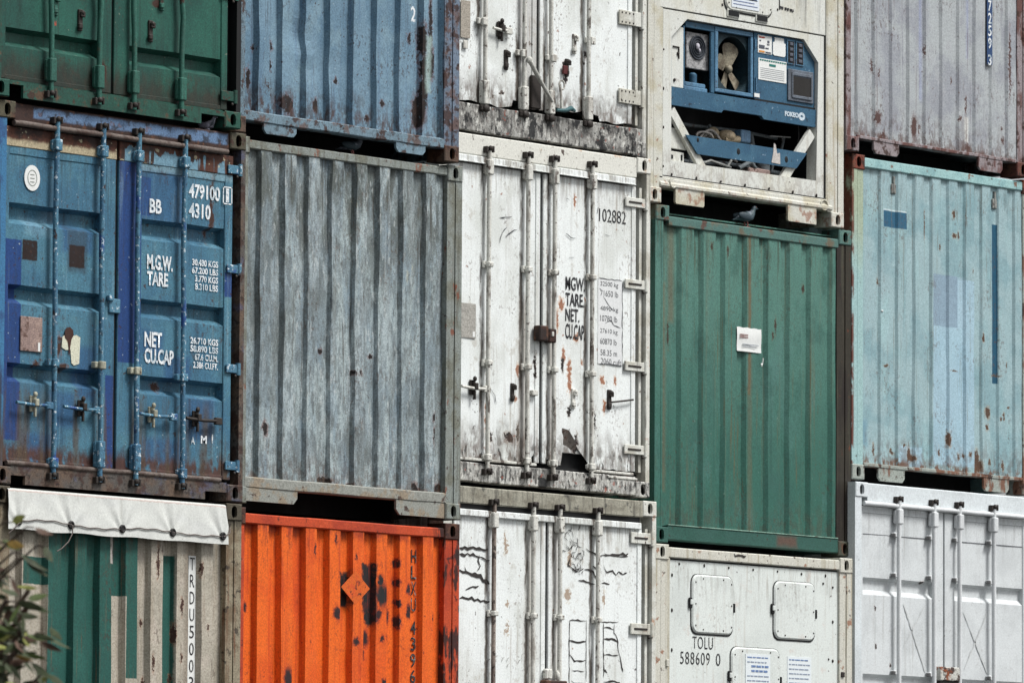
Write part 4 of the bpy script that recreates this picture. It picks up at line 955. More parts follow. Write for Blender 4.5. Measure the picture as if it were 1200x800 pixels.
def c41():
    t = cont('41', 'white refrigerated container with its blue cooling unit and open fan bay showing')
    m = Mat('cream_white_paint', (210, 212, 207), seed=41); m.blob((198, 196, 182), (3, 3, 1.5), .45, .65, .6); m.streak((166, 158, 136), .5, .54, .76, 13, .6); m.blob((176, 150, 118), 9, .66, .74, .5, off=4)
    m.streak((96, 94, 92), .6, .50, .7, 10, .8, off=27, mask=m.mul(m.xmask(1.8, 1.6, .1), m.zmask(1.6, 1.5))); m.specks(RUST, 28, .71, .74, .7)
    m.weather((140, 122, 96), (104, 76, 58), .6, .4, 2.4, .2)
    wh = m.grain(.07).done(.25)
    fr = Mat('cream_frame_paint', (202, 202, 194), seed=41.5); fr.blob((184, 178, 156), 5, .45, .62, .7); fr.streak((150, 128, 96), .55, .54, .72, 18, 1); fr.blob((140, 86, 60), 12, .64, .70, .8, off=4); fr.blob(RUST, 16, .66, .70, .9, off=9)
    fr.mix((150, 104, 80), fr.mul(fr.zmask(.10, .18, .06), fr.rng(fr.noise((12, 12, 12), 4, .6, 12), .5, .62)), .7); fr = fr.grain(.10).done(.3)
    blue = Mat('unit_blue_paint', (64, 104, 128), seed=42); blue.blob((84, 122, 142), 5, .5, .68, .6); blue.blob((52, 90, 116), 3, .5, .66, .5, off=3); blue.specks((150, 170, 184), 30, .68, .72, .7); blue.specks((40, 54, 70), 24, .66, .70, .8, off=9); blue = blue.grain(.14).done(.25)
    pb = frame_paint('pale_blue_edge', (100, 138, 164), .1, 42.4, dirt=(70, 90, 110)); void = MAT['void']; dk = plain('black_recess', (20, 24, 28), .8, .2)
    shell(t, fr, wh, (.15, .20))
    y = .03; S = 1.155*y
    # front panel with the octagonal opening
    oct_ = [(.31, .343), (2.115, .353), (2.14, 1.296), (1.955, 1.463), (.50, 1.463), (.31, 1.304)]
    mb = MB(); holed_front(mb, [(.20, .22), (2.215, .22), (2.215, 1.512), (.20, 1.512)], oct_, y)
    cyy = y+.10; n = len(oct_)
    mb.add([(p[0], y, p[1]) for p in oct_]+[(p[0], cyy, p[1]) for p in oct_], [(i, (i+1) % n, (i+1) % n+n, i+n) for i in range(n)])
    mb.build('unit_surround', wh, t)
    mb = MB(); mb.box(.15, 2.24, .024, .05, 1.520, 2.49, .004); mb.build('upper_panel', wh, t)
    g = MB(); g.box(.18, 2.23, .034, .045, 1.506, 1.526); g.box(.192, .203, .026, .04, .21, 1.52); g.box(2.212, 2.222, .022, .04, .21, 1.52); g.box(.19, 2.22, .02, .04, .213, .222); g.build('panel_gasket', MAT['rubber'], t)
    mb = MB(); mb.box(.15, .193, .016, .05, .19, 1.515, .004); mb.box(2.222, 2.27, .014, .05, .19, 2.49, .004); mb.box(.15, 2.27, .016, .05, .17, .213, .004); mb.build('panel_frame', fr, t)
    # dark bay behind the opening
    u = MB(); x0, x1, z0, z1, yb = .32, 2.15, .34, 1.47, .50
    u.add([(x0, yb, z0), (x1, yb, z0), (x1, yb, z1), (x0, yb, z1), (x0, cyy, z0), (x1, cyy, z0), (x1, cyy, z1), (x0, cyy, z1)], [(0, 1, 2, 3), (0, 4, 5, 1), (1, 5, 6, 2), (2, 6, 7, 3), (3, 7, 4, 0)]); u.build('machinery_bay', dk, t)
    un = MB(); f = lambda x: x+.081; Y = .07
    cu = MB(); cu.box(.33, .36, Y, .5, .9, 1.45); unit = cu.build('cooling_unit', blue, t)
    def B(name, x0, x1, z0, z1, mat, y0=Y, y1=None, bev=.004, mi=None):
        k = MB(); k.box(f(x0), f(x1), y0, y1 or y0+.02, z0, z1, bev); return k.build(name, mat, unit)
    B('side_panel', .275, .425, .925, 1.40, wh); k = MB(); k.tube([(f(.29), Y-.006, 1.24), (f(.36), Y-.006, 1.24), (f(.36), Y-.006, 1.15)], .006, 6); k.ball((f(.35), Y-.005, 1.19), .014, .01, .014, 6, 4); k.ball((f(.31), Y-.005, .98), .014, .01, .014, 6, 4); k.build('panel_latch', MAT['cam'], unit)
    B('edge_strip', .425, .44, .925, 1.42, pb); B('coil_cover', .44, .79, 1.405, 1.455, blue, .062)
    gp = Mat('speckled_grey_panel', (168, 168, 168), seed=43); gp.specks((96, 96, 98), 60, .5, .6, .6); gp = gp.grain(.2, 90).done(.2)
    yy = .11; ff = lambda x, q: x+1.155*q
    k = MB(); k.box(ff(.462, yy), ff(.735, yy), yy, yy+.02, 1.10, 1.385, .005); k.build('compressor_panel', gp, unit)
    cx, cz = ff(.592, yy), 1.268
    k = MB(); n = 26
    k.add([(cx+.098*math.cos(2*math.pi*i/n), yy-.004, cz+.096*math.sin(2*math.pi*i/n)) for i in range(n)], [list(range(n))]); k.tube([(cx+.092*math.cos(2*math.pi*i/n), yy-.006, cz+.09*math.sin(2*math.pi*i/n)) for i in range(n+1)], .007, 6, cap=False)
    for rr in (.07, .05, .03): k.tube([(cx+rr*math.cos(2*math.pi*i/n), yy-.008, cz+rr*math.sin(2*math.pi*i/n)) for i in range(n+1)], .004, 5, cap=False)
    k.build('gauge_grille', plain('dark_grille', (66, 72, 80), .5), unit)
    k = MB(); k.ball((cx-.012, yy-.016, cz+.01), .022, .012, .026, 8, 6); k.ball((cx+.012, yy-.016, cz-.02), .012, .008, .016, 8, 6); k.build('gauge_hub', plain('pale_hub', (190, 188, 196), .4), unit)
    k = MB(); k.tube([(ff(.54, yy), yy, .97), (ff(.54, yy), yy, 1.05)], .032, 12); k.ball((ff(.54, yy), yy, 1.05), .034, .03, .02, 10, 6); k.build('receiver', blue, unit)
    k = MB(); k.box(f(.435), f(.72), Y, Y+.05, .918, .952, .006); k.box(f(.45), f(.70), Y+.004, Y+.02, .95, .985, .006); k.build('base_tray', pb, unit)
    B('frame_stile', .755, .80, .925, 1.455, blue, .066)
    # fan frame
    k = MB(); xa, xb, za, zb = f(.797), f(1.270), .940, 1.452
    k.box(xa, xb, .058, .09, zb-.036, zb, .004); k.box(xa, xb, .058, .09, za, za+.03, .004); k.box(xa, xa+.038, .0575, .09, za+.03, zb-.036, .004); k.box(xb-.03, xb, .0575, .09, za+.03, zb-.036, .004); k.build('fan_frame', pb, unit)
    ys = .10; c0, cz = 1.03+1.155*ys, 1.185; k = MB(); hole = [(c0+.207*math.cos(2*math.pi*i/36), cz+.215*math.sin(2*math.pi*i/36)) for i in range(36)]
    holed_front(k, [(xa, za), (xb, za), (xb, zb), (xa, zb)], hole, ys)
    k.add([(p[0], ys, p[1]) for p in hole]+[(p[0], .27, p[1]) for p in hole], [(i, (i+1) % 36, (i+1) % 36+36, i+36) for i in range(36)]); k.build('fan_shroud', plain('dark_teal_shroud', (44, 66, 74), .6, .25), unit)
    yh = .16; hx, hz = .967+1.155*yh, 1.150; bl = Mat('beige_fan_blade', (150, 144, 128), seed=44); bl.blob((120, 110, 96), 9, .45, .62, .8); bl.specks((70, 64, 60), 30, .6, .68, .6); bl = bl.grain(.2).done(.2)
    k = MB()
    def blade(ang, L, w0, w1, tilt):
        d = Vector((math.cos(ang), 0, math.sin(ang))); s_ = Vector((-math.sin(ang), tilt, math.cos(ang))); o = Vector((hx, yh, hz)); A = []; Bp = []
        N = 9
        for i in range(N+1):
            u = i/N; w = (w0+(w1-w0)*min(1, u*1.5))*math.sqrt(max(0, 1-((u-.55)/.46)**4)) if u > .55 else w0+(w1-w0)*min(1, u*1.5)
            A.append(o+d*(.03+u*(L-.03))+s_*w); Bp.append(o+d*(.03+u*(L-.03))-s_*w)
        vs = A+Bp+[v+Vector((0, .006, 0)) for v in A+Bp]; M = 2*(N+1); fs = []
        for i in range(N): fs += [(i, i+1, N+2+i, N+1+i), (M+i, M+i+1, M+N+2+i, M+N+1+i), (i, i+1, M+i+1, M+i), (N+1+i, N+2+i, M+N+2+i, M+N+1+i)]
        k.add(vs, fs)
    blade(R(76), .215, .036, .084, .15); blade(R(150), .16, .034, .056, .2); blade(R(252), .20, .026, .046, .2); blade(R(316), .23, .03, .05, .2)
    k.ball((hx, yh-.015, hz), .035, .03, .035, 10, 6); k.build('fan', bl, unit)
    # control panel
    k = MB(); k.prism([(f(1.285), .935), (f(2.05), .935), (f(2.05), 1.30), (f(1.905), 1.458), (f(1.285), 1.458)], .062, .09); k.build('control_panel', blue, unit)
    yq = .061; q = lambda x: x+1.155*yq
    def lab(x0, x1, z0, z1, mat=None, nm='label', dy=0): k = MB(); k.box(q(x0), q(x1), yq-.004-dy, yq+.002, z0, z1); return k.build(nm, mat or MAT['paper'], unit)
    lab(1.338, 1.512, 1.302, 1.442); lab(1.345, 1.697, 1.092, 1.262)
    k = MB(); k.prism([(q(1.527), 1.31), (q(1.545), 1.30), (q(1.67), 1.30), (q(1.685), 1.31), (q(1.685), 1.405), (q(1.665), 1.41), (q(1.665), 1.445), (q(1.55), 1.445), (q(1.55), 1.41), (q(1.527), 1.405)], yq-.004, yq+.002); k.build('label', MAT['paper'], unit)
    red = plain('red_print', (168, 74, 56), .6); org = plain('orange_print', (204, 150, 84), .6); grn = plain('green_print', (50, 128, 120), .6); gry = plain('grey_print', (96, 100, 110), .6)
    def pr(rects, mat):
        k = MB()
        for (x0, x1, z0, z1) in rects: k.box(q(x0), q(x1), yq-.0065, yq-.004, z0, z1)
        k.build('label_print', mat, unit)
    pr([(1.35, 1.42, 1.422, 1.432)], red); pr([(1.35, 1.42, 1.308, 1.322)], org); pr([(1.355, 1.375, 1.395, 1.405), (1.455, 1.48, 1.388, 1.408), (1.35, 1.42, 1.338, 1.366), (1.45, 1.48, 1.372, 1.38), (1.43, 1.50, 1.308, 1.318), (1.43, 1.47, 1.34, 1.35)], gry)
    pr([(1.36+k*.028, 1.36+k*.028+.02, 1.243, 1.254) for k in range(12)]+[(1.48, 1.56, 1.208, 1.226)], grn); pr([(1.37, 1.67, z, z+.003) for z in (1.11, 1.125, 1.14, 1.155, 1.17, 1.185)], plain('pale_print', (176, 180, 184), .7))
    for a, b in ((1.70, 1.80), (1.812, 1.915)):
        k = MB(); k.box(q(a), q(b), yq-.008, yq, 1.25, 1.445, .003); k.box(q(a)+.012, q(b)-.012, yq-.010, yq-.006, 1.262, 1.433, mi=1)
        for j in range(4): k.box(q(a)+.03, q(b)-.028, yq-.016, yq-.008, 1.272+j*.042, 1.298+j*.042, .004, 2)
        k.build('breaker_panel', [pb, dk, gry], unit)
    gr = frame_paint('grey_display_frame', (112, 120, 130), .2, 45)
    k = MB(); a, b = q(1.712), q(2.035)
    k.box(a, b, yq-.012, yq, .962, 1.215, .005); k.box(a+.05, b-.03, yq-.018, yq-.010, 1.165, 1.19, .004, 0); k.box(a+.05, b-.03, yq-.014, yq-.010, 1.005, 1.16, mi=1); k.box(a+.05, b-.03, yq-.022, yq-.012, .985, 1.01, .004); k.box(a+.04, a+.055, yq-.02, yq-.01, .99, 1.19, .003); k.box(b-.04, b-.025, yq-.02, yq-.01, .99, 1.19, .003)
    k.build('display', [gr, plain('dark_screen', (48, 46, 44), .3)], unit)
    lab(1.295, 1.36, .948, .978, nm='label')
    k = MB(); k.tube([(q(1.30), yq-.006, 1.40), (q(1.30), yq-.006, 1.33)], .008, 6); k.tube([(q(1.315), yq-.004, 1.10), (q(1.315), yq-.004, 1.0)], .006, 6); k.build('door_catch', pb, unit)
    k = MB(); k.box(f(1.285), f(2.05), .055, .09, .918, .936); k.build('panel_shadow_gap', dk, unit)
    # blue cross bar with a raised notch, and its white emblem
    k = MB(); F = lambda x: x+.04; k.prism([(F(.284), .780), (F(.90), .780), (F(.93), .805), (F(1.40), .805), (F(1.43), .780), (F(2.098), .780), (F(2.098), .918), (F(.284), .918)], .045, .075); k.build('cross_bar', blue, unit)
    ew = plain('worn_white_emblem', (196, 208, 216), .6, .3)
    text('FOKEO', (F(1.690), .872, F(1.865), .832), ew, unit, .042, bold=.06, name='emblem_lettering')
    k = MB(); n = 20; a0 = [2*math.pi*i/n for i in range(n)]; ex, ez = F(1.905), .848; vs = [(ex+.042*math.cos(a), .0425, ez+.032*math.sin(a)) for a in a0]+[(ex+.006+.02*math.cos(a)*(1.1 if math.cos(a) < 0 else .4), .0425, ez+.002+.010*math.sin(a)) for a in a0]
    k.add(vs, [(i, (i+1) % n, (i+1) % n+n, i+n) for i in range(n)]); k.build('emblem', ew, unit)
    # diagonals
    k = MB()
    def diag(a, b, w, y0): 
        d = Vector((b[0]-a[0], 0, b[1]-a[1])).normalized(); nrm = Vector((-d.z, 0, d.x))*w/2
        p = [Vector((a[0], 0, a[1]))+nrm, Vector((b[0], 0, b[1]))+nrm, Vector((b[0], 0, b[1]))-nrm, Vector((a[0], 0, a[1]))-nrm]; k.prism([(v.x, v.z) for v in p], y0, y0+.03)
    diag((.345, .74), (.73, .32), .075, .05); k.build('brace', wh, t); k = MB(); diag((2.09, .73), (1.72, .32), .085, .05); k.build('brace', wh, t)
    k = MB(); F = lambda x: x+.035; k.prism([(F(.454), .562), (F(1.962), .560), (F(1.828), .428), (F(.60), .425)], .030, .042); k.build('lower_bar', blue, t)
    k = MB()
    for x, z, r in ((.60, .535, .016), (1.10, .492, .022), (1.70, .486, .022)): k.ball((F(x), .030, z), r, .003, r*1.2, 10, 5)
    k.build('bar_hole', dk, t); k = MB(); k.prism([(F(1.51), .445), (F(1.62), .44), (F(1.615), .53), (F(1.58), .52), (F(1.56), .59), (F(1.54), .60), (F(1.53), .52)], .026, .0295); k.build('torn_label', plain('torn_label_paper', (190, 186, 182), .7, .15), t)
    # cables, compressor, blue box in the open bay
    pg = frame_paint('grey_pipe', (130, 138, 142), .3, 49)
    for pts, r in (([(.42, .30, .38), (.60, .30, .42), (.9, .30, .40), (1.3, .32, .44), (2.0, .3, .42)], .018), ([(.5, .34, .72), (.9, .34, .70), (1.6, .36, .72), (2.0, .34, .70)], .014), ([(1.64, .3, .40), (1.66, .3, .55), (1.62, .3, .70)], .022), ([(.86, .3, .40), (.88, .3, .52)], .03), ([(1.86, .28, .42), (1.88, .26, .55), (1.96, .26, .60), (2.02, .28, .7)], .012), ([(1.1, .3, .72), (1.12, .28, .66), (1.2, .28, .62)], .014), ([(1.40, .24, .40), (1.52, .22, .46), (1.60, .24, .42)], .02)):
        k = MB(); k.tube(pts, r, 8); k.build('pipe', pg, t)
    k = MB(); k.tube([(1.78, .3, .36), (1.78, .3, .56)], .055, 14); k.ball((1.78, .3, .56), .055, .055, .03, 12, 6); k.build('filter_bottle', pg, t)
    cab = plain('pale_cable', (168, 164, 160), .6, .2); k = MB()
    for j in range(6):
        pts = [(.62+.05*j+.36*u+.22, .20+.02*j, .56+.10*math.sin(math.pi*min(1, u*1.15))*(1-.06*j)-.02*j*u) for u in [i/12 for i in range(13)]]; k.tube(pts, .0105, 6)
    for j in range(3):
        k.tube([(.90+.1*math.cos(a)+.04*j, .18+.03*j, .60+.035*math.sin(a)) for a in [i*.5 for i in range(10)]], .009, 6)
    k.build('cable_coil', cab, t)
    comp = frame_paint('oily_beige_compressor', (178, 164, 140), .5, 46); k = MB(); k.ball((1.22, .22, .635), .085, .07, .05, 12, 8); k.ball((1.10, .26, .65), .06, .05, .05, 10, 7); k.tube([(1.16, .2, .6), (1.34, .2, .62)], .03, 10); k.build('compressor', comp, t)
    k = MB(); k.box(1.36, 1.48, .18, .26, .60, .70, .008); k.build('junction_box', frame_paint('junction_blue', (120, 150, 176), .1, 47), t)
    k = MB(); k.prism([(1.46, .55), (1.52, .55), (1.49, .60)], .18, .20); k.build('bracket', plain('pale_bracket', (150, 152, 150), .5, .2), t); k = MB(); k.tube([(1.74, .2, .685), (2.0, .2, .70)], .006, 5); k.build('pipework', plain('pale_wire', (150, 152, 150), .5, .2), t); k = MB(); k.tube([(2.04, .15, .80), (2.045, .15, .70), (2.03, .15, .66)], .005, 5); k.tube([(1.9, .2, .70), (1.895, .2, .66)], .008, 5)
    k.build('hanging_wire', plain('dark_wire', (90, 90, 90), .5, .2), t); k = MB(); k.tube([(.78, .16, .36), (1.0, .2, .42), (1.2, .16, .38)], .012, 6); k.tube([(1.2, .2, .38), (1.26, .2, .45)], .01, 6); k.build('pipework', plain('pale_pipe', (150, 152, 150), .5, .2), t)
    k = MB(); k.box(1.50, 1.78, .22, .3, .36, .42, .01); k.build('drip_tray', frame_paint('red_white_tray', (180, 160, 154), .7, 48), t)
    k = MB(); k.box(.35, .56, .085, .10, .45, .61, .003); k.build('inner_plate', wh, t); k = MB(); k.box(.35, .54, .09, .105, .345, .43, .003); k.box(.375, .40, .084, .091, .37, .40, 0, 1); k.box(.50, .515, .084, .091, .365, .41, 0, 1); k.build('inner_plate', [wh, dk], t)
    # hatch and slots above
    hatch(t, [wh, MAT['rubber'], MAT['cam']], .945, 1.585, 1.535, 2.05, .024, clips=False, r=.08)
    lx = lambda x: x+.015
    k = MB(); k.box(lx(1.0), lx(1.34), .004, .0085, 1.615, 1.9); k.build('label', plain('instruction_label', (214, 220, 226), .6, .05), t)
    k = MB()
    for j, z in enumerate((1.64, 1.665, 1.69, 1.715, 1.74, 1.765)): k.box(lx(1.02), lx(1.32-(j % 2)*.04), .002, .0035, z, z+.006)
    k.box(lx(1.18), lx(1.31), .002, .0035, 1.69, 1.73); k.build('label_print', plain('blue_grey_print', (130, 142, 172), .7), t)
    for a in (.975, 1.33):
        k = MB(); k.box(a, a+.15, .014, .024, 1.535, 1.60, .004, 1); k.box(a+.012, a+.14, .010, .018, 1.545, 1.588, 0, 0); k.build('vent_slot', [dk, wh], t)
    k = MB(); k.box(1.63, 1.635, .018, .024, 1.66, 2.2); k.build('panel_seam', MAT['rubber'], t)
    for j, xx in enumerate((1.635, 1.66, 1.70, 1.73, 1.765, 1.79)):
        k = MB(); k.box(xx, xx+.02, .018, .0225, 1.672-.002*j, 1.692-.002*j); k.build('small_print', MAT['black_ink'], t)
    dots(t, 'bolt_head', MAT['cam'], [(x, z) for z in (1.194, .891, .591, .289) for x in (.205,)]+[(2.245, z) for z in (1.2, .89, .591, .293, 1.5, 1.8)]+[(.31+.3*i, .235) for i in range(7)]+[(1.61, 1.66), (.92, 1.62)], .022, .010)
    rail(t, 'bottom_sill', fr, .15, W-.15, -.002, .12, .125, .172, .014, warp=.003)
    rail(t, 'sill_step', fr, .15, W-.19, .012, .10, .135, .20, .006)
    flange(t, fr, .34, .69, .012, .13, y=.008, c=.012); flange(t, fr, 1.73, 2.09, .0, .13, cut='l', y=.008, c=.012)
    k = MB(); k.tube([(2.19+.045*math.cos(a), .008, .165+.04*math.sin(a)) for a in [i*.55 for i in range(12)]], .008, 6); k.tube([(.30+.04*math.cos(a), .0, .165+.035*math.sin(a)) for a in [i*.7+2 for i in range(6)]], .008, 6); k.build('lashing_ring', fr, t)
    rail(t, 'top_rail', fr, .15, W-.15, .01, .12, 2.49, 2.58)
    return t

def c42():
    t = cont('42', 'green corrugated container end with a small torn white paper stuck on it')
    m = Mat('green_wall_paint', (94, 134, 124), seed=51)
    m.mix((54, 106, 94), m.zmask(.5, 2.2, .35, (2, 2, .8)), .85); m.blob((96, 134, 130), (4, 4, 1.5), .52, .70, .4, off=3); m.blob((62, 104, 96), 3, .5, .66, .6, off=6); m.streak((120, 116, 92), .45, .54, .74, 16, .5); m.streak((44, 84, 76), .5, .54, .74, 20, .7, off=12)
    m.rects((118, 100, 74), [(1.155, 1.2, 1.185, 2.6)], .85, .012, 12, .012); m.rects((112, 104, 82), [(1.15, -.1, 1.20, 1.5)], .45, .014, 10, .02); m.rects((122, 102, 76), [(.20, 1.7, .27, 2.6), (.12, .4, .17, 2.0)], .5, .02, 8, .03)
    m.spots([(1.49, 1.76, .01, .07), (1.87, 2.09, .014, .035), (.20, 1.60, .012, .1), (1.46, 1.68, .01, .03), (2.1, 2.1, .012, .03), (.70, 2.32, .012, .03), (.9, 2.30, .01, .05), (.5, .95, .02, .01)], (70, 58, 48), (110, 100, 78), wob=.014)
    m.specks((130, 150, 140), 34, .70, .74, .4)
    m.weather((104, 98, 72), (84, 70, 54), .9, .5, 2.4, .12)
    p = m.grain(.15).done(.3)
    fr = Mat('green_rail_paint', (92, 124, 118), seed=51.5); fr.blob((120, 104, 84), 6, .50, .62, .8); fr.blob((104, 66, 56), 8, .60, .66, .85, off=6); fr.blob((130, 160, 146), 9, .6, .7, .5, off=3); fr = fr.grain(.15).done(.3)
    dk = Mat('brown_post_paint', (62, 58, 48), seed=52); dk.blob((46, 38, 33), (6, 6, 1.5), .45, .6, .9); dk.streak((96, 96, 80), .6, .52, .7, 24, .8); dk.blob((116, 70, 48), 12, .62, .68, .7, off=3); dk = dk.grain(.2).done(.35)
    lo = Mat('green_sill_paint', (58, 98, 90), seed=53); lo.blob((46, 92, 82), 4, .45, .6, .6); lo.rects((112, 76, 66), [(1.5, .04, 1.75, .12)], .7, .03, 8, .03); lo.specks(RUST, 24, .66, .7, .7); lo = lo.grain(.16).done(.3)
    shell(t, fr, p, cast_mats=[lo, frame_paint('grey_brown_casting', (88, 92, 80), .7, 55), fr, fr], post_mats=[p, dk], postw=(.10, .178))
    corr_panel(t, p, .13, 2.445, [.062+.2678*k+.27 for k in range(7)]+[2.216], .268, .148, slope=.032, depth=.027, x0=.10, x1=2.29, seed=9, dent=.004)
    rail(t, 'top_rail', fr, .163, W-.163, .008, .12, 2.438, 2.512); rail(t, 'bottom_sill', lo, .163, W-.163, .008, .10, .022, .134)
    m = MB(); m.box(.163, W-.163, .003, .02, .134, .142, .002); m.build('sill_lip', frame_paint('pale_green_edge', (140, 170, 158), .2, 54), t)
    P = lambda x: x+1.155*.012
    m = MB(); nx, nz = 12, 10
    def fn(u, v):
        x = P(.99)+.298*u; z = 1.535+.187*v+(.003*math.sin(u*19) if v > .95 else 0)
        return (x, .010+.003*math.sin(u*9+1)*.8+.002*math.sin(v*7), z)
    m.grid(fn, nx, nz); m.build('torn_notice', MAT['paper'], t)
    m = MB(); yq = .004
    for j in range(3): m.box(P(1.02), P(1.12), yq, yq+.002, 1.640+j*.012, 1.645+j*.012)
    m.build('notice_print', plain('brown_print', (150, 110, 104), .7), t)
    m = MB(); m.box(P(1.05), P(1.25), yq, yq+.002, 1.588, 1.594); m.box(P(1.05), P(1.22), yq, yq+.002, 1.572, 1.576); m.build('notice_print', plain('grey_line_print', (150, 156, 164), .7), t)
    m = MB(); m.prism([(P(1.298), 1.455), (P(1.313), 1.45), (P(1.322), 1.50), (P(1.316), 1.50), (P(1.31), 1.46)], .012, .018); m.ball((P(1.30), .014, 1.445), .012, .006, .014, 6, 4); m.build('paper_scrap', MAT['paper'], t)
    return t

def c43():
    t = cont('43', 'white container with rounded hatches and the black lettering TOLU 588609 0')
    m = Mat('cool_white_paint', (214, 219, 216), seed=61); m.blob((198, 203, 200), 2.4, .45, .65, .6); m.streak((180, 172, 160), .45, .56, .76, 16, .7); m.blob((196, 170, 156), 7, .62, .74, .3, off=5); m.specks((80, 64, 60), 20, .735, .76, .8); m.weather((160, 140, 122), (110, 84, 70), .5, .35, 2.45, .2); wh = m.grain(.06).done(.2)
    fr = Mat('cream_post_paint', (200, 199, 190), seed=61.5); fr.streak((150, 138, 104), .6, .5, .7, 22, .7); fr.blob((150, 100, 66), 12, .62, .68, .8, off=4); fr.specks(RUST, 26, .66, .7, .8); fr = fr.grain(.10).done(.3)
    shell(t, fr, wh, (.15, .155)); y = .03
    m = MB(); m.box(.19, 2.30, y, y+.04, .2, 2.478, .003); m.build('front_panel', wh, t)
    m = MB(); m.box(.165, 2.31, .034, .06, .19, 2.487); m.build('panel_gasket', MAT['rubber'], t)
    m = MB(); m.box(.15, .188, .016, .06, .17, 2.49); m.box(2.302, 2.35, .018, .06, .17, 2.49); m.build('panel_frame', fr, t)
    hm = [wh, MAT['rubber'], MAT['cam']]
    hatch(t, hm, .460, 1.930, .965, 2.38, y); hatch(t, hm, 1.468, 1.925, 1.985, 2.375, y); hatch(t, hm, .94, 1.38, 1.545, 1.843, y)
    def T(b, r, **k): text(b, (fx(r[0], y), r[1], fx(r[2], y), r[3]), MAT['black_ink'], t, y-.003, **k)
    T('TOLU', (.444, 1.906, .691, 1.812), bold=-.005, spacing=1.15); T('588609', (.297, 1.785, .655, 1.690), bold=-.005, spacing=1.15); T('0', (.728, 1.785, .783, 1.690), bold=-.005)
    bl = plain('faded_blue_print', (120, 142, 178), .7, .15); gp = plain('faded_grey_print', (150, 160, 176), .7, .1)
    for (a, b, yq, hot) in ((1.105, 1.41, y-.020, 1), (1.645, 1.945, y-.003, 0)):
        m = MB(); m.box(a, b, yq, yq+.003, 1.43, 1.795); m.build('label', plain('label_stock', (218, 224, 226), .6, .03), t)
        random.seed(int(a*100)); m = MB(); m2 = MB()
        for j in range(9):
            z = 1.765-j*.036; x = a+.02; tgt = m2 if (hot and j in (2, 3)) or j == 0 else m; hgt = .016 if tgt is m2 and j != 0 else .009
            if hot and j in (1, 2, 3): x += .05*(j != 1)
            while x < b-.04:
                l = random.uniform(.02, .06); tgt.box(x, min(x+l, b-.02), yq-.002, yq, z, z+hgt); x += l+.010
        m.build('label_print', gp, t); m2.build('label_print', bl, t)
    dots(t, 'bolt_head', MAT['cam'], [(fx(x, .03), z) for x, z in [(.281, 2.452), (.583, 2.452), (.882, 2.449), (1.182, 2.448), (1.485, 2.449), (1.785, 2.443), (2.088, 2.442), (.195, 2.362), (.195, 2.094), (.195, 1.791), (2.181, 2.355), (2.182, 2.084), (2.183, 1.778), (2.13, 1.79), (2.06, 2.38)]], .028, .011)
    m = MB(); m.box(2.30, 2.34, .0, .03, 1.655, 1.695, .004); m.build('lock_pin', MAT['cam'], t); m = MB(); m.box(.135, .165, -.002, .03, 1.66, 1.72, .005); m.build('lock_pin', fr, t)
    rail(t, 'top_rail', fr, .158, W-.158, .008, .12, 2.492, 2.572); rail(t, 'bottom_sill', fr, .15, W-.15, .01, .12, .03, .17)
    m = MB(); ribbon(m, [(.95, 2.555), (.99, 2.54), (1.03, 2.548), (1.07, 2.543), (1.10, 2.55)], .02, .005); m.build('weld_scar', MAT['cam'], t)
    return t

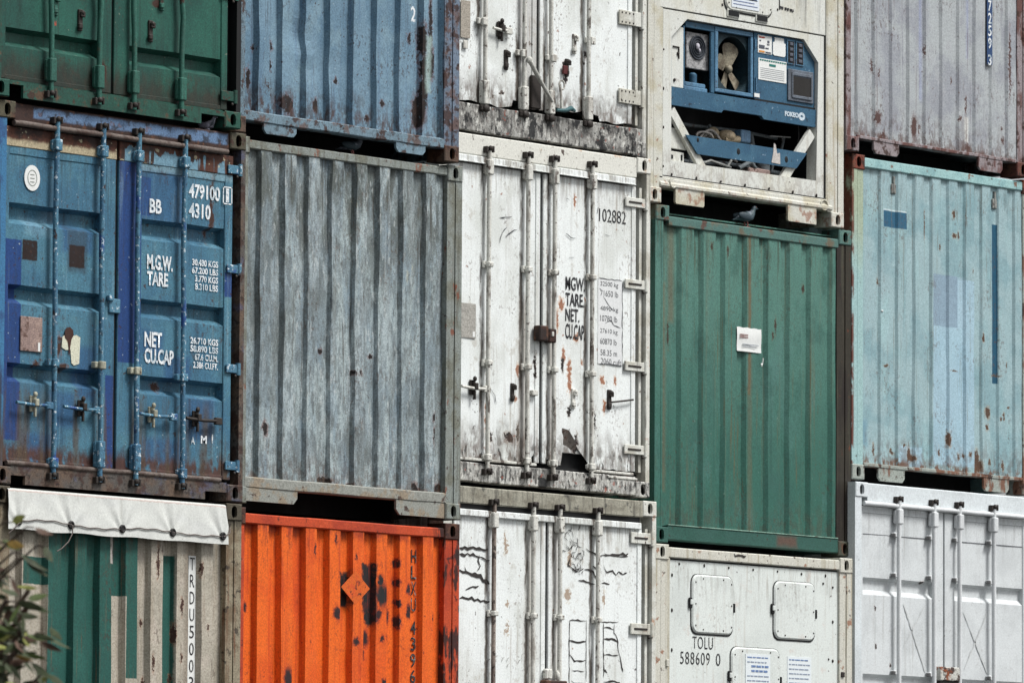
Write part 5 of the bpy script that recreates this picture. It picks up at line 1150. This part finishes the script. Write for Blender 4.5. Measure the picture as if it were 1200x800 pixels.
def c51():
    t = cont('51', 'lilac grey corrugated container end with a narrow blue strip of upright white digits')
    m = Mat('lilac_grey_paint', (174, 179, 181), seed=71); m.blob((150, 153, 161), 2.4, .45, .62, .7); m.blob((174, 176, 180), 5, .54, .7, .5, off=3); m.streak((138, 138, 148), .45, .53, .72, 22, .7)
    m.blob((104, 88, 90), (34, 34, 7), .68, .72, .75, off=19); m.spots([(.36, .72, .012, .05), (.44, .66, .01, .04), (.40, 1.6, .02, .06), (.42, .30, .04, .05), (.9, .27, .035, .09), (.98, .26, .02, .05), (1.6, .52, .008, .08), (1.52, .4, .02, .02), (1.63, .17, .05, .04), (.5, .15, .06, .04), (2.2, .9, .014, .3), (2.1, .38, .014, .02), (2.12, .28, .02, .03), (1.05, .9, .006, .05), (1.42, .46, .008, .02), (1.4, .70, .01, .03)], (96, 74, 70), (140, 124, 122), wob=.02, sc=26)
    m.rects((150, 158, 186), [(.98, .5, 1.03, 1.5), (1.60, .9, 1.64, 1.6)], .5, .012, 8, .02); m.rects((206, 206, 202), [(1.575, .22, 1.64, .42)], .7, .02, 14, .01)
    m.mix((110, 80, 68), m.mul(m.zmask(.13, .20, .05), m.rng(m.noise((14, 14, 8), 4, .6, 55), .44, .56)), .85); m.specks((120, 96, 92), 30, .70, .74, .6)
    m.weather((118, 100, 96), (96, 72, 66), .8, .7, 2.4, .1)
    p = m.grain(.12).done(.3)
    fr = Mat('rusty_lilac_frame', (150, 142, 144), seed=71.5); fr.blob((104, 66, 58), (8, 8, 3), .46, .58, .9); fr.blob(RUST, 12, .55, .62, .9, off=4); fr = fr.grain(.18).done(.35)
    cast = frame_paint('red_rust_casting', (116, 70, 60), 1.1, 72)
    shell(t, fr, p, (.06, .15), cast_mats=[fr, cast, fr, fr])
    corr_panel(t, p, .125, 2.5, [.165+.2235*k for k in range(10)], .2235, .125, slope=.022, depth=.018, x0=.06, x1=2.29, seed=11, dent=.005)
    rail(t, 'bottom_sill', fr, .155, W-.155, .012, .10, .108, .135, .004, warp=.005); flange(t, fr, .37, .70, .008, .112); flange(t, fr, 1.765, 2.09, .004, .112)
    rail(t, 'top_rail', fr, .16, W-.16, .01, .12, 2.49, 2.57)
    y = .02+.0; x0 = 1.880
    m = MB(); m.box(x0-.0, x0+.074, y-.004, y-.0015, .885, 2.1); m.build('number_strip', plain('navy_strip', (56, 84, 122), .6, .1), t)
    z = 1.62
    for ch, dz in (('C', 0), ('2', 0), ('7', 0), ('2', 0), ('5', 0), ('9', .035), ('3', 0)):
        text(ch, (x0+.014, z, x0+.060, z-.090), MAT['white_ink'], t, y-.006, bold=.02); z -= .103+dz
    return t

def c52():
    t = cont('52', 'pale blue corrugated container end with a small dark blue rectangle and a long blue stripe')
    m = Mat('pale_blue_paint', (160, 182, 186), seed=75); m.blob((132, 163, 170), 2.2, .45, .62, .7); m.blob((164, 194, 196), (5, 5, 2), .52, .7, .5, off=3); m.streak((122, 158, 164), .4, .54, .72, 20, .7)
    m.rects((142, 162, 178), [(1.085, 1.30, 1.325, 1.72), (1.30, 1.30, 1.42, 1.72)], .85, .002); m.rects((168, 194, 208), [(1.085, .18, 1.64, 1.302), (1.42, 1.28, 1.66, 1.70), (.63, .14, .93, .30)], .7, .003); m.rects((170, 192, 204), [(1.42, 1.3, 1.52, 1.72)], .5, .003)
    m.rects((52, 104, 130), [(.43, 2.045, .74, 2.178)], 1, .003); m.rects((34, 92, 116), [(1.90, .885, 1.965, 2.19)], 1, .003); m.rects((200, 214, 216), [(.43, 2.178, .745, 2.19)], .9, .003)
    m.rects((112, 152, 170), [(.03, .28, .24, .48)], .6, .03, 9, .03); m.rects((92, 138, 156), [(.05, .40, .18, .48)], .6, .03, 9, .03)
    m.spots([(.78, .235, .022, .06), (.81, .21, .05, .025), (1.30, .385, .03, .06), (1.68, .25, .04, .08), (1.70, .20, .05, .05), (.55, .25, .014, .02), (.56, .24, .025, .015), (1.84, .236, .02, .025), (1.82, .64, .035, .05), (1.81, .52, .02, .03), (2.04, .62, .012, .03), (2.0, .6, .012, .02), (2.02, .22, .016, .04), (1.44, .255, .012, .03), (1.5, .27, .015, .015), (1.58, .28, .02, .02),
             (.46, .93, .03, .008), (.32, .25, .012, .05), (1.17, 1.94, .012, .025), (1.37, 2.05, .03, .02), (1.44, 2.06, .02, .03), (1.36, 2.22, .02, .03), (.98, 2.12, .008, .12), (.37, 1.6, .008, .03), (1.62, 1.78, .012, .014), (1.76, 1.25, .012, .04), (2.08, 1.04, .01, .03), (.7, .3, .012, .012), (1.16, .28, .01, .04), (2.12, .7, .01, .014), (1.36, .95, .05, .008), (1.95, .95, .06, .006)], (96, 76, 62), (170, 150, 122), wob=.014, sc=28)
    m.mix((120, 86, 64), m.mul(m.zmask(.15, .21, .05), m.rng(m.noise((12, 12, 8), 4, .6, 55), .46, .56)), .9); m.specks((116, 84, 66), 30, .73, .76, .7)
    m.weather((120, 116, 100), (106, 80, 62), .7, .6, 2.5, .12)
    p = m.grain(.11).done(.25)
    rr = Mat('pale_blue_rail', (160, 192, 192), seed=75.4); rr.blob((132, 168, 172), 6, .48, .62, .7); rr.blob((134, 96, 74), 12, .62, .68, .9, off=4); rr.blob(RUST, 18, .66, .7, .8, off=8); rr = rr.grain(.12).done(.3)
    fr = Mat('rusty_pale_frame', (156, 162, 156), seed=75.8); fr.blob((124, 84, 62), (8, 8, 3), .48, .58, .9); fr.blob(RUST, 12, .56, .62, .9, off=4); fr = fr.grain(.16).done(.35)
    po = Mat('yellowed_post', (166, 178, 158), seed=76); po.mix((160, 190, 192), po.zmask(1.6, 2.2, .25), .9); po.streak((140, 100, 64), .8, .55, .66, 26, 1.1, mask=po.zmask(2.3, 1.9, .2)); po.mix((110, 62, 46), po.mul(po.xmask(.018, .035, .012), po.rng(po.noise((6, 6, 5), 4, .6, 9), .36, .48)), .95); po.blob(RUST, 14, .66, .7, .7, off=9); po = po.grain(.12).done(.3)
    cast = frame_paint('red_rust_casting_two', (132, 74, 58), 1.1, 77)
    shell(t, rr, p, (.15, .15), cast_mats=[fr, fr, cast, cast], post_mats=[po, fr])
    corr_panel(t, p, .135, 2.50, [.215-.045+.2255*k+.225 for k in range(9)], .2255, .112, slope=.020, depth=.018, x0=.15, x1=2.29, seed=13, dent=.004)
    rail(t, 'top_rail', rr, .163, W-.155, .008, .12, 2.496, 2.574); rail(t, 'bottom_sill', fr, .155, W-.155, .010, .10, .108, .136, .004, warp=.005); flange(t, fr, .36, .70, .002, .112); flange(t, fr, 1.76, 2.10, -.0, .112)
    for x in (.55, 1.905):
        m = MB(); m.box(x-.04, x+.055, .045, .058, 2.26, 2.47, .004, 1); m.box(x-.01, x+.05, .025, .05, 2.32, 2.40, .005); m.tube([(x+.02, .03, 2.33), (x+.02, .03, 2.46)], .012, 7); m.build('lashing_bracket', [frame_paint('grey_bracket', (150, 152, 148), .6, 78), MAT['cam']], t)
    m = MB(); m.ball((.36+.05, .018, 1.365), .016, .004, .008, 6, 4); m.build('bird_dropping', MAT['paper'], t)
    return t

def c53():
    t = cont('53', 'clean white container with double doors and a small rusty lock box')
    def mk(name, c, seed):
        m = Mat(name, c, seed=seed); m.blob(tuple(int(v*.93) for v in c), 2.4, .45, .65, .7); m.streak((176, 182, 184), .4, .56, .76, 14, .8); m.specks((90, 80, 76), 26, .745, .77, .8); m.blob((196, 200, 200), 12, .6, .7, .4, off=5); return m
    m = mk('clean_white_paint', (208, 212, 213), 81); m.spots([(.92, 1.835, .03, .012), (.50, 1.15, .01, .02), (.02, 1.7, .01, .03), (.04, 2.28, .01, .02), (.3, 1.6, .01, .02), (.31, 1.3, .01, .02)], (70, 60, 58), (190, 180, 176), wob=.012)
    m.weather((160, 158, 154), (110, 96, 88), .45, .2, 2.4, -.3); door = m.grain(.06).done(.2); bar = mk('clean_white_bar', (214, 217, 218), 82); bar = bar.grain(.06).done(.2); m = mk('clean_white_frame', (210, 216, 218), 83); m.blob((110, 90, 80), 14, .69, .72, .7, off=4); fr = m.grain(.08).done(.25)
    shell(t, fr, door, (.085, .085), zlo=-.305); y = .04; bands = [(1.838, 1.705), (1.075, .94), (.33, .20)]
    L = band_door(t, door, .10, 1.185, .132, 1.055, -.16, 2.405, bands, y, dep=.036, seed=21); Rr = band_door(t, door, 1.205, 2.325, 1.335, 2.262, -.16, 2.405, bands, y, dep=.036, seed=22)
    gcam = plain('grey_worn_steel', (120, 120, 120), .6)
    bx = [.55, 1.012, 1.352, 1.814]
    for i, x in enumerate(bx):
        d = L if i < 2 else Rr
        lock_bar(d, bar, x, -.008, -.2, 2.5, .0185, guides=(), sleeves=((2.28, 2.40),), cams=((2.478, 1),))
        for z in (2.195, 1.875, 1.1, .3):
            m = MB(); m.box(x-.055, x+.03, -.004, .036, z-.018, z+.018, .004); m.box(x-.06, x-.04, -.010, .03, z-.018, z+.010, .004, 1); m.build('bar_bracket', [bar, gcam], d)
    m = MB(); m.tube([(.10+i*.106, -.002, 2.425+mnoise.noise(Vector((i*.4, 3, 0)))*.003) for i in range(22)], .02, 8); m.build('rain_gutter', bar, t)
    rail(t, 'top_rail', fr, .163, W-.163, .010, .12, 2.44, 2.588); rail(t, 'bottom_sill', fr, .09, W-.09, .01, .12, -.30, -.18)
    m = MB(); m.box(1.187, 1.203, .045, .10, -.15, 2.40); m.build('door_gasket', plain('grey_gasket', (150, 154, 156), .7), t)
    m = MB(); m.box(.135, 1.05, y-.003, y+.002, 2.183, 2.189); m.box(1.338, 2.26, y-.003, y+.002, 2.181, 2.187); m.build('seam_line', plain('grey_seam', (110, 112, 116), .8), t)
    tp = plain('worn_tape_mark', (198, 201, 201), .7, .08); m = MB()
    for p, q in (((.665, 1.657), (.955, 1.115)), ((.945, 1.65), (.66, 1.295)), ((1.46, 1.626), (1.79, 1.122)), ((1.79, 1.64), (1.47, 1.154))): m = MB(); ribbon(m, [p, q], .016, y-.0055, jit=.08); m.build('tape_mark', tp, t)
    lb = Mat('rusty_white_box', (196, 196, 190), seed=84); lb.blob(RUST, 14, .48, .54, .95); lb.blob(RUSTO, 9, .56, .62, .8, off=4); lb = lb.grain(.15).done(.3)
    m = MB(); m.box(1.065, 1.325, -.035, .02, 1.055, 1.165, .006); m.box(1.10, 1.14, -.042, -.034, 1.10, 1.14, .004); m.build('lock_box', lb, Rr); m = MB(); m.box(1.075, 1.33, -.02, .02, 1.03, 1.056, .004); m.build('lock_box_base', MAT['cam'], Rr)
    return t
EXPO = 1.36

ALL = {}
for k, fn in (('11', c11), ('12', c12), ('13', c13), ('21', c21), ('22', c22), ('23', c23), ('31', c31), ('32', c32), ('33', c33), ('41', c41), ('42', c42), ('43', c43), ('51', c51), ('52', c52), ('53', c53)):
    random.seed(int(k)); ALL[k] = fn()
tarp()

def copy_tree(o, parent=None):
    c = o.copy(); COL.objects.link(c)
    if parent is not None: c.parent = parent
    for ch in o.children: copy_tree(ch, c)
    return c
GZ = -5.245
for src, loc, lab in (('42', (0.03, .02, -5.222), 'green corrugated container on the ground under the beige and green one'), ('22', (2.47, .12, -5.224), 'grey corrugated container on the ground under the orange one'),
                      ('51', (4.93, .33, -5.224), 'lilac corrugated container on the ground under the white one with cracked paint'), ('22', (7.43, .38, -5.226), 'grey corrugated container on the ground under the white one lettered TOLU'),
                      ('33', (9.91, .38, -4.922), 'white tall container on the ground under the clean white double doors')):
    c = copy_tree(ALL[src]); c.location = loc; c['label'] = lab

# ------------------------------------------------------------------ camera (position and angles as measured from the container corners)
f, yaw, pit, rol = 7629.67, R(49.09815), R(5.212372), R(.354962)
C = Vector((-30.681558, -31.169107, -3.005594))
fw = Vector((math.sin(yaw)*math.cos(pit), math.cos(yaw)*math.cos(pit), math.sin(pit)))
rt = Vector((math.cos(yaw), -math.sin(yaw), 0)); up = rt.cross(fw)
r2 = rt*math.cos(rol)+up*math.sin(rol); u2 = -rt*math.sin(rol)+up*math.cos(rol)
cd = bpy.data.cameras.new('camera'); cam = bpy.data.objects.new('camera', cd); COL.objects.link(cam)
Mx = Matrix((r2, u2, -fw)).transposed().to_4x4(); Mx.translation = C; cam.matrix_world = Mx
cd.sensor_width = 36; cd.lens = 36*f/1200; cd.clip_start = .5; cd.clip_end = 5000
cd.dof.use_dof = True; cd.dof.focus_distance = 46.5; cd.dof.aperture_fstop = 8
SC.camera = cam

# ------------------------------------------------------------------ pigeons
def pigeon(name, loc, heading, s, label, dark=0, crouch=False, head_dip=0):
    e = empty('pigeon', loc, label, 'pigeon', 'pigeons roosting in the gaps between containers'); e.rotation_euler = (0, 0, heading); e.scale = (s, s, s)
    bd = Mat('pigeon_plumage', (72, 90, 96) if not dark else (84, 90, 98), .7, 90+dark); bd.blob((150, 156, 168), 14, .5, .64, .7); bd.blob((60, 80, 84), (30, 30, 30), .56, .66, .6, off=4)
    if dark == 2: bd.blob((200, 200, 214), 9, .38, .5, .9, off=9)
    bd = bd.grain(.2, 200).done(.3)
    # spine runs tail -> rump -> back -> breast -> neck -> head -> beak, facing +x ; z up, feet at 0
    zz = -.045 if crouch else 0
    sp = [(-.175, .072, .010, .030), (-.12, .085, .016, .032), (-.07, .100, .036, .045), (-.02, .112, .052, .058), (.03, .122, .058, .064), (.07, .138, .050, .056), (.092, .165, .034, .038), (.104, .192-head_dip, .026, .027), (.115, .212-head_dip, .028, .028), (.128, .222-head_dip, .027, .027), (.146, .221-head_dip, .018, .017), (.156, .217-head_dip, .008, .008), (.176, .211-head_dip, .003, .003)]
    m = MB(); n = 12; rings = []
    for i, (x, z, rz, ry) in enumerate(sp):
        a = sp[max(0, i-1)]; b = sp[min(len(sp)-1, i+1)]; t = Vector((b[0]-a[0], 0, b[1]-a[1])).normalized(); nn = Vector((-t.z, 0, t.x))
        rings.append([Vector((x, 0, z+zz))+nn*rz*math.cos(2*math.pi*k/n)+Vector((0, 1, 0))*ry*math.sin(2*math.pi*k/n) for k in range(n)])
    vs = [v for rr in rings for v in rr]; fs = []
    for i in range(len(rings)-1):
        for k in range(n): fs.append((i*n+k, i*n+(k+1) % n, (i+1)*n+(k+1) % n, (i+1)*n+k))
    fs += [list(range(n)), list(range((len(rings)-1)*n, len(rings)*n))[::-1]]
    m.add(vs, fs, 0, True); m.build('body', bd, e)
    wg = plain('wing_feathers', (62, 78, 86) if dark != 2 else (170, 170, 186), .7, .2)
    for sgn in (-1, 1):
        m = MB(); m.ball((-.03, sgn*.052, .115+zz), .105, .016, .042, 12, 8, rot=Matrix.Rotation(R(10), 3, 'Y')); m.build('wing', wg, e)
    m = MB()
    for sgn in (-1, 1): m.ball((.132, sgn*.025, .226-head_dip+zz), .006, .004, .006, 8, 6)
    m.build('eye', plain('orange_eye', (150, 80, 40), .3, 0), e)
    if not crouch:
        lg = plain('pink_leg', (176, 120, 116), .6)
        for sgn in (-1, 1):
            m = MB(); m.tube([(.0, sgn*.026, .075), (.018, sgn*.026, .035), (.006, sgn*.026, .004)], .0055, 6)
            for a in (-.5, 0, .5): m.tube([(.006, sgn*.026, .004), (.006+.034*math.cos(a), sgn*.026+.034*math.sin(a), .003)], .0035, 5)
            m.tube([(.006, sgn*.026, .004), (-.016, sgn*.026, .003)], .0035, 5); m.build('leg', lg, e)
    else:
        m = MB(); m.ball((.0, 0, .012), .05, .035, .02, 8, 5); m.build('feet', bd, e)
    return e
pigeon('a', (7.563+1.165, .505+.062, 2.512), R(-14), .72, 'pigeon standing on the top rail of the green container below the cooling unit', 0)
pigeon('b', (0+2.115, .075, 2.592), R(-82), .50, 'pale lilac pigeon crouched in the notch of the dark green container sill', 2, True)
pigeon('c', (2.37+1.45, .093+.17, 2.583), R(-30), .66, 'dark pigeon in the black gap under the mid blue container', 1)

# ------------------------------------------------------------------ ground, world, light
g = Mat('asphalt', (72, 72, 72), .85, 99); g.blob((92, 90, 86), .35, .45, .65, .8); g.blob((54, 54, 54), 1.4, .55, .68, .7, off=4); g.specks((120, 116, 108), 18, .66, .72, .6); asp = g.grain(.2, 60).done(.5, .01, 14)
m = MB(); m.grid(lambda u, v: (-1500+3000*u, -1500+3000*v, GZ), 20, 20); o = m.build('ground', asp); o['kind'] = 'structure'

W_ = bpy.data.worlds.new('World'); SC.world = W_; W_.use_nodes = True; nt = W_.node_tree; nt.nodes.clear()
so = nt.nodes.new('ShaderNodeOutputWorld'); bg = nt.nodes.new('ShaderNodeBackground'); sky = nt.nodes.new('ShaderNodeTexSky'); sky.sky_type = 'NISHITA'; sky.sun_disc = False
SUN = Vector((.24, -.50, .83)).normalized()
el = math.asin(SUN.z); az = math.atan2(SUN.x, SUN.y)
sky.sun_elevation = el; sky.sun_rotation = az; sky.air_density = 1; sky.dust_density = 3
hs = nt.nodes.new('ShaderNodeHueSaturation'); hs.inputs['Saturation'].default_value = .16
bg.inputs[1].default_value = .055
nt.links.new(sky.outputs[0], hs.inputs['Color']); nt.links.new(hs.outputs[0], bg.inputs[0]); nt.links.new(bg.outputs[0], so.inputs[0])
ld = bpy.data.lights.new('sun', 'SUN'); ld.energy = 1.5; ld.angle = R(18); ld.color = (1, .98, .955); lo = bpy.data.objects.new('sun', ld); COL.objects.link(lo)
lo.rotation_euler = SUN.to_track_quat('Z', 'Y').to_euler(); lo.location = (5, -10, 20)
vs = SC.view_settings; vs.view_transform = 'Standard'; vs.look = 'None'; vs.gamma = 1; vs.use_curve_mapping = False; vs.exposure = EXPO
SC.display_settings.display_device = 'sRGB'
SC.render.engine = 'CYCLES'; SC.cycles.max_bounces = 6; SC.cycles.diffuse_bounces = 3; SC.cycles.transparent_max_bounces = 4

# ------------------------------------------------------------------ the small tree in front of the stacks, lower left
def ray(u, v, d): return C+(fw+r2*(u-600)/f+u2*(400-v)/f)*d
random.seed(5)
tb = ray(-330, 1400, 25.0); tb.z = GZ
tree = empty('broadleaf_tree', tb, 'sparse leafy tree with drooping olive and yellowish leaves at the lower left corner', 'tree')
def tl(p): return Vector(p)-tb
bark = Mat('bark', (88, 74, 62), .85, 101); bark.streak((52, 44, 38), .8, .45, .65, 30, 5); bark = bark.grain(.2).done(.6, .01, 30)
m = MB(); top = tl(ray(-300, 1120, 25.1))
m.tube([(0, 0, -.02), (.03, .01, .5), (-.02, .04, 1.1), top*.75, top], [.10, .08, .065, .05, .04], 12); m.build('trunk', bark, tree)
mb = MB(); twigs = []
ends = [(26, 738, 24.9), (8, 700, 24.8), (-10, 640, 25.0), (34, 690, 25.2), (26, 755, 24.8), (48, 795, 25.1), (10, 850, 24.7), (30, 880, 25.3), (-60, 600, 25.3), (-150, 560, 25.0), (-280, 600, 25.2), (-420, 640, 24.9), (-560, 760, 25.0), (-620, 900, 25.3), (-100, 720, 24.4), (-200, 700, 25.7), (-400, 800, 24.3), (20, 960, 25.5), (-500, 1000, 24.6), (-100, 900, 26.0)]
for (u, v, d) in ends:
    e_ = tl(ray(u, v, d)); a = top*random.uniform(.7, 1.0); mid = a.lerp(e_, .5)+Vector((random.uniform(-.08, .08), random.uniform(-.1, .1), random.uniform(.0, .15)))
    pts = []
    for k in range(9):
        t_ = k/8; p = a*(1-t_)**2+mid*2*t_*(1-t_)+e_*t_**2; pts.append(p+Vector((random.uniform(-.01, .01),)*3))
    mb.tube(pts, [.026*(1-k/9)+.0065 for k in range(9)], 7); twigs.append(pts)
mb.build('limbs', bark, tree)
def leafmat(n, c, s):
    q = Mat(n, c, .6, s); q.blob(tuple(int(x*.7) for x in c), 30, .45, .6, .6); q.blob((98, 84, 60), 22, .62, .70, .6, off=5); return q.grain(.15, 200).done(.15)
LM = [leafmat('dark_olive_leaf', (74, 84, 56), 1.1), leafmat('green_leaf', (100, 116, 70), 2.1), leafmat('yellow_green_leaf', (176, 180, 112), 3.1), leafmat('brown_leaf', (96, 74, 60), 4.1), leafmat('yellow_leaf', (200, 170, 104), 5.1)]
lf = MB()
def leaf(p, d, L, wd, mi):
    d = d.normalized(); s = d.cross(Vector((random.uniform(-.5, .5), -1, random.uniform(-.4, .4)))).normalized(); nn = d.cross(s)
    vs = []
    for (a, w_) in ((0, .0), (.2, .75), (.45, 1), (.7, .72), (.9, .28), (1, 0)):
        c = p+d*L*a+nn*(-.14*L*a*a)
        vs += [c-s*wd*w_+nn*.14*wd*w_, c, c+s*wd*w_+nn*.14*wd*w_]
    fs = []
    for i in range(5): fs += [(i*3, i*3+1, i*3+4, i*3+3), (i*3+1, i*3+2, i*3+5, i*3+4)]
    lf.add(vs, fs, mi, True)
for pts in twigs:
    for k in range(3, 9):
        for _ in range(random.randint(19, 26)):
            p = pts[k-1].lerp(pts[k], random.random())+Vector((random.gauss(0, .022), random.gauss(0, .05), random.gauss(0, .022))); a = random.uniform(-1.25, .35)
            d = Vector((0, 0, 0))+rt*math.cos(a)*random.choice((1, 1, 1, -.6))+Vector((0, 0, 1))*math.sin(a)+fw*random.uniform(-.4, .4)
            leaf(p, d, random.uniform(.045, .10), random.uniform(.009, .017), random.choices((0, 1, 2, 3, 4), (54, 16, 8, 20, 2))[0])
# the leaves that reach furthest to the right
mbx = MB()
for (u, v, a, L, mi) in ((24, 648, -38, .13, 0), (30, 655, -42, .11, 0), (52, 742, -36, .12, 0), (46, 750, -30, .10, 3), (20, 705, -14, .11, 0), (4, 722, -60, .10, 0), (14, 676, -72, .08, 3), (40, 618, -25, .08, 3), (52, 640, -65, .07, 0), (36, 775, -42, .11, 0), (24, 765, -60, .10, 0), (58, 790, -40, .07, 0), (28, 720, -95, .09, 0), (8, 636, -10, .07, 4), (30, 740, -80, .06, 2), (14, 612, 30, .06, 2)):
    d = rt*math.cos(R(a))+Vector((0, 0, 1))*math.sin(R(a)); leaf(tl(ray(u, v, 24.9)), d, L, .017, mi); mbx.tube([tl(ray(u, v, 24.9)), tl(ray(u-9, v-1, 24.9)), tl(ray(u-24, v+12, 24.95)), tl(ray(u-60, v+45, 25.0))], [.003, .004, .005, .007], 5)
mbx.build('twigs', bark, tree); lf.build('crown', LM, tree)
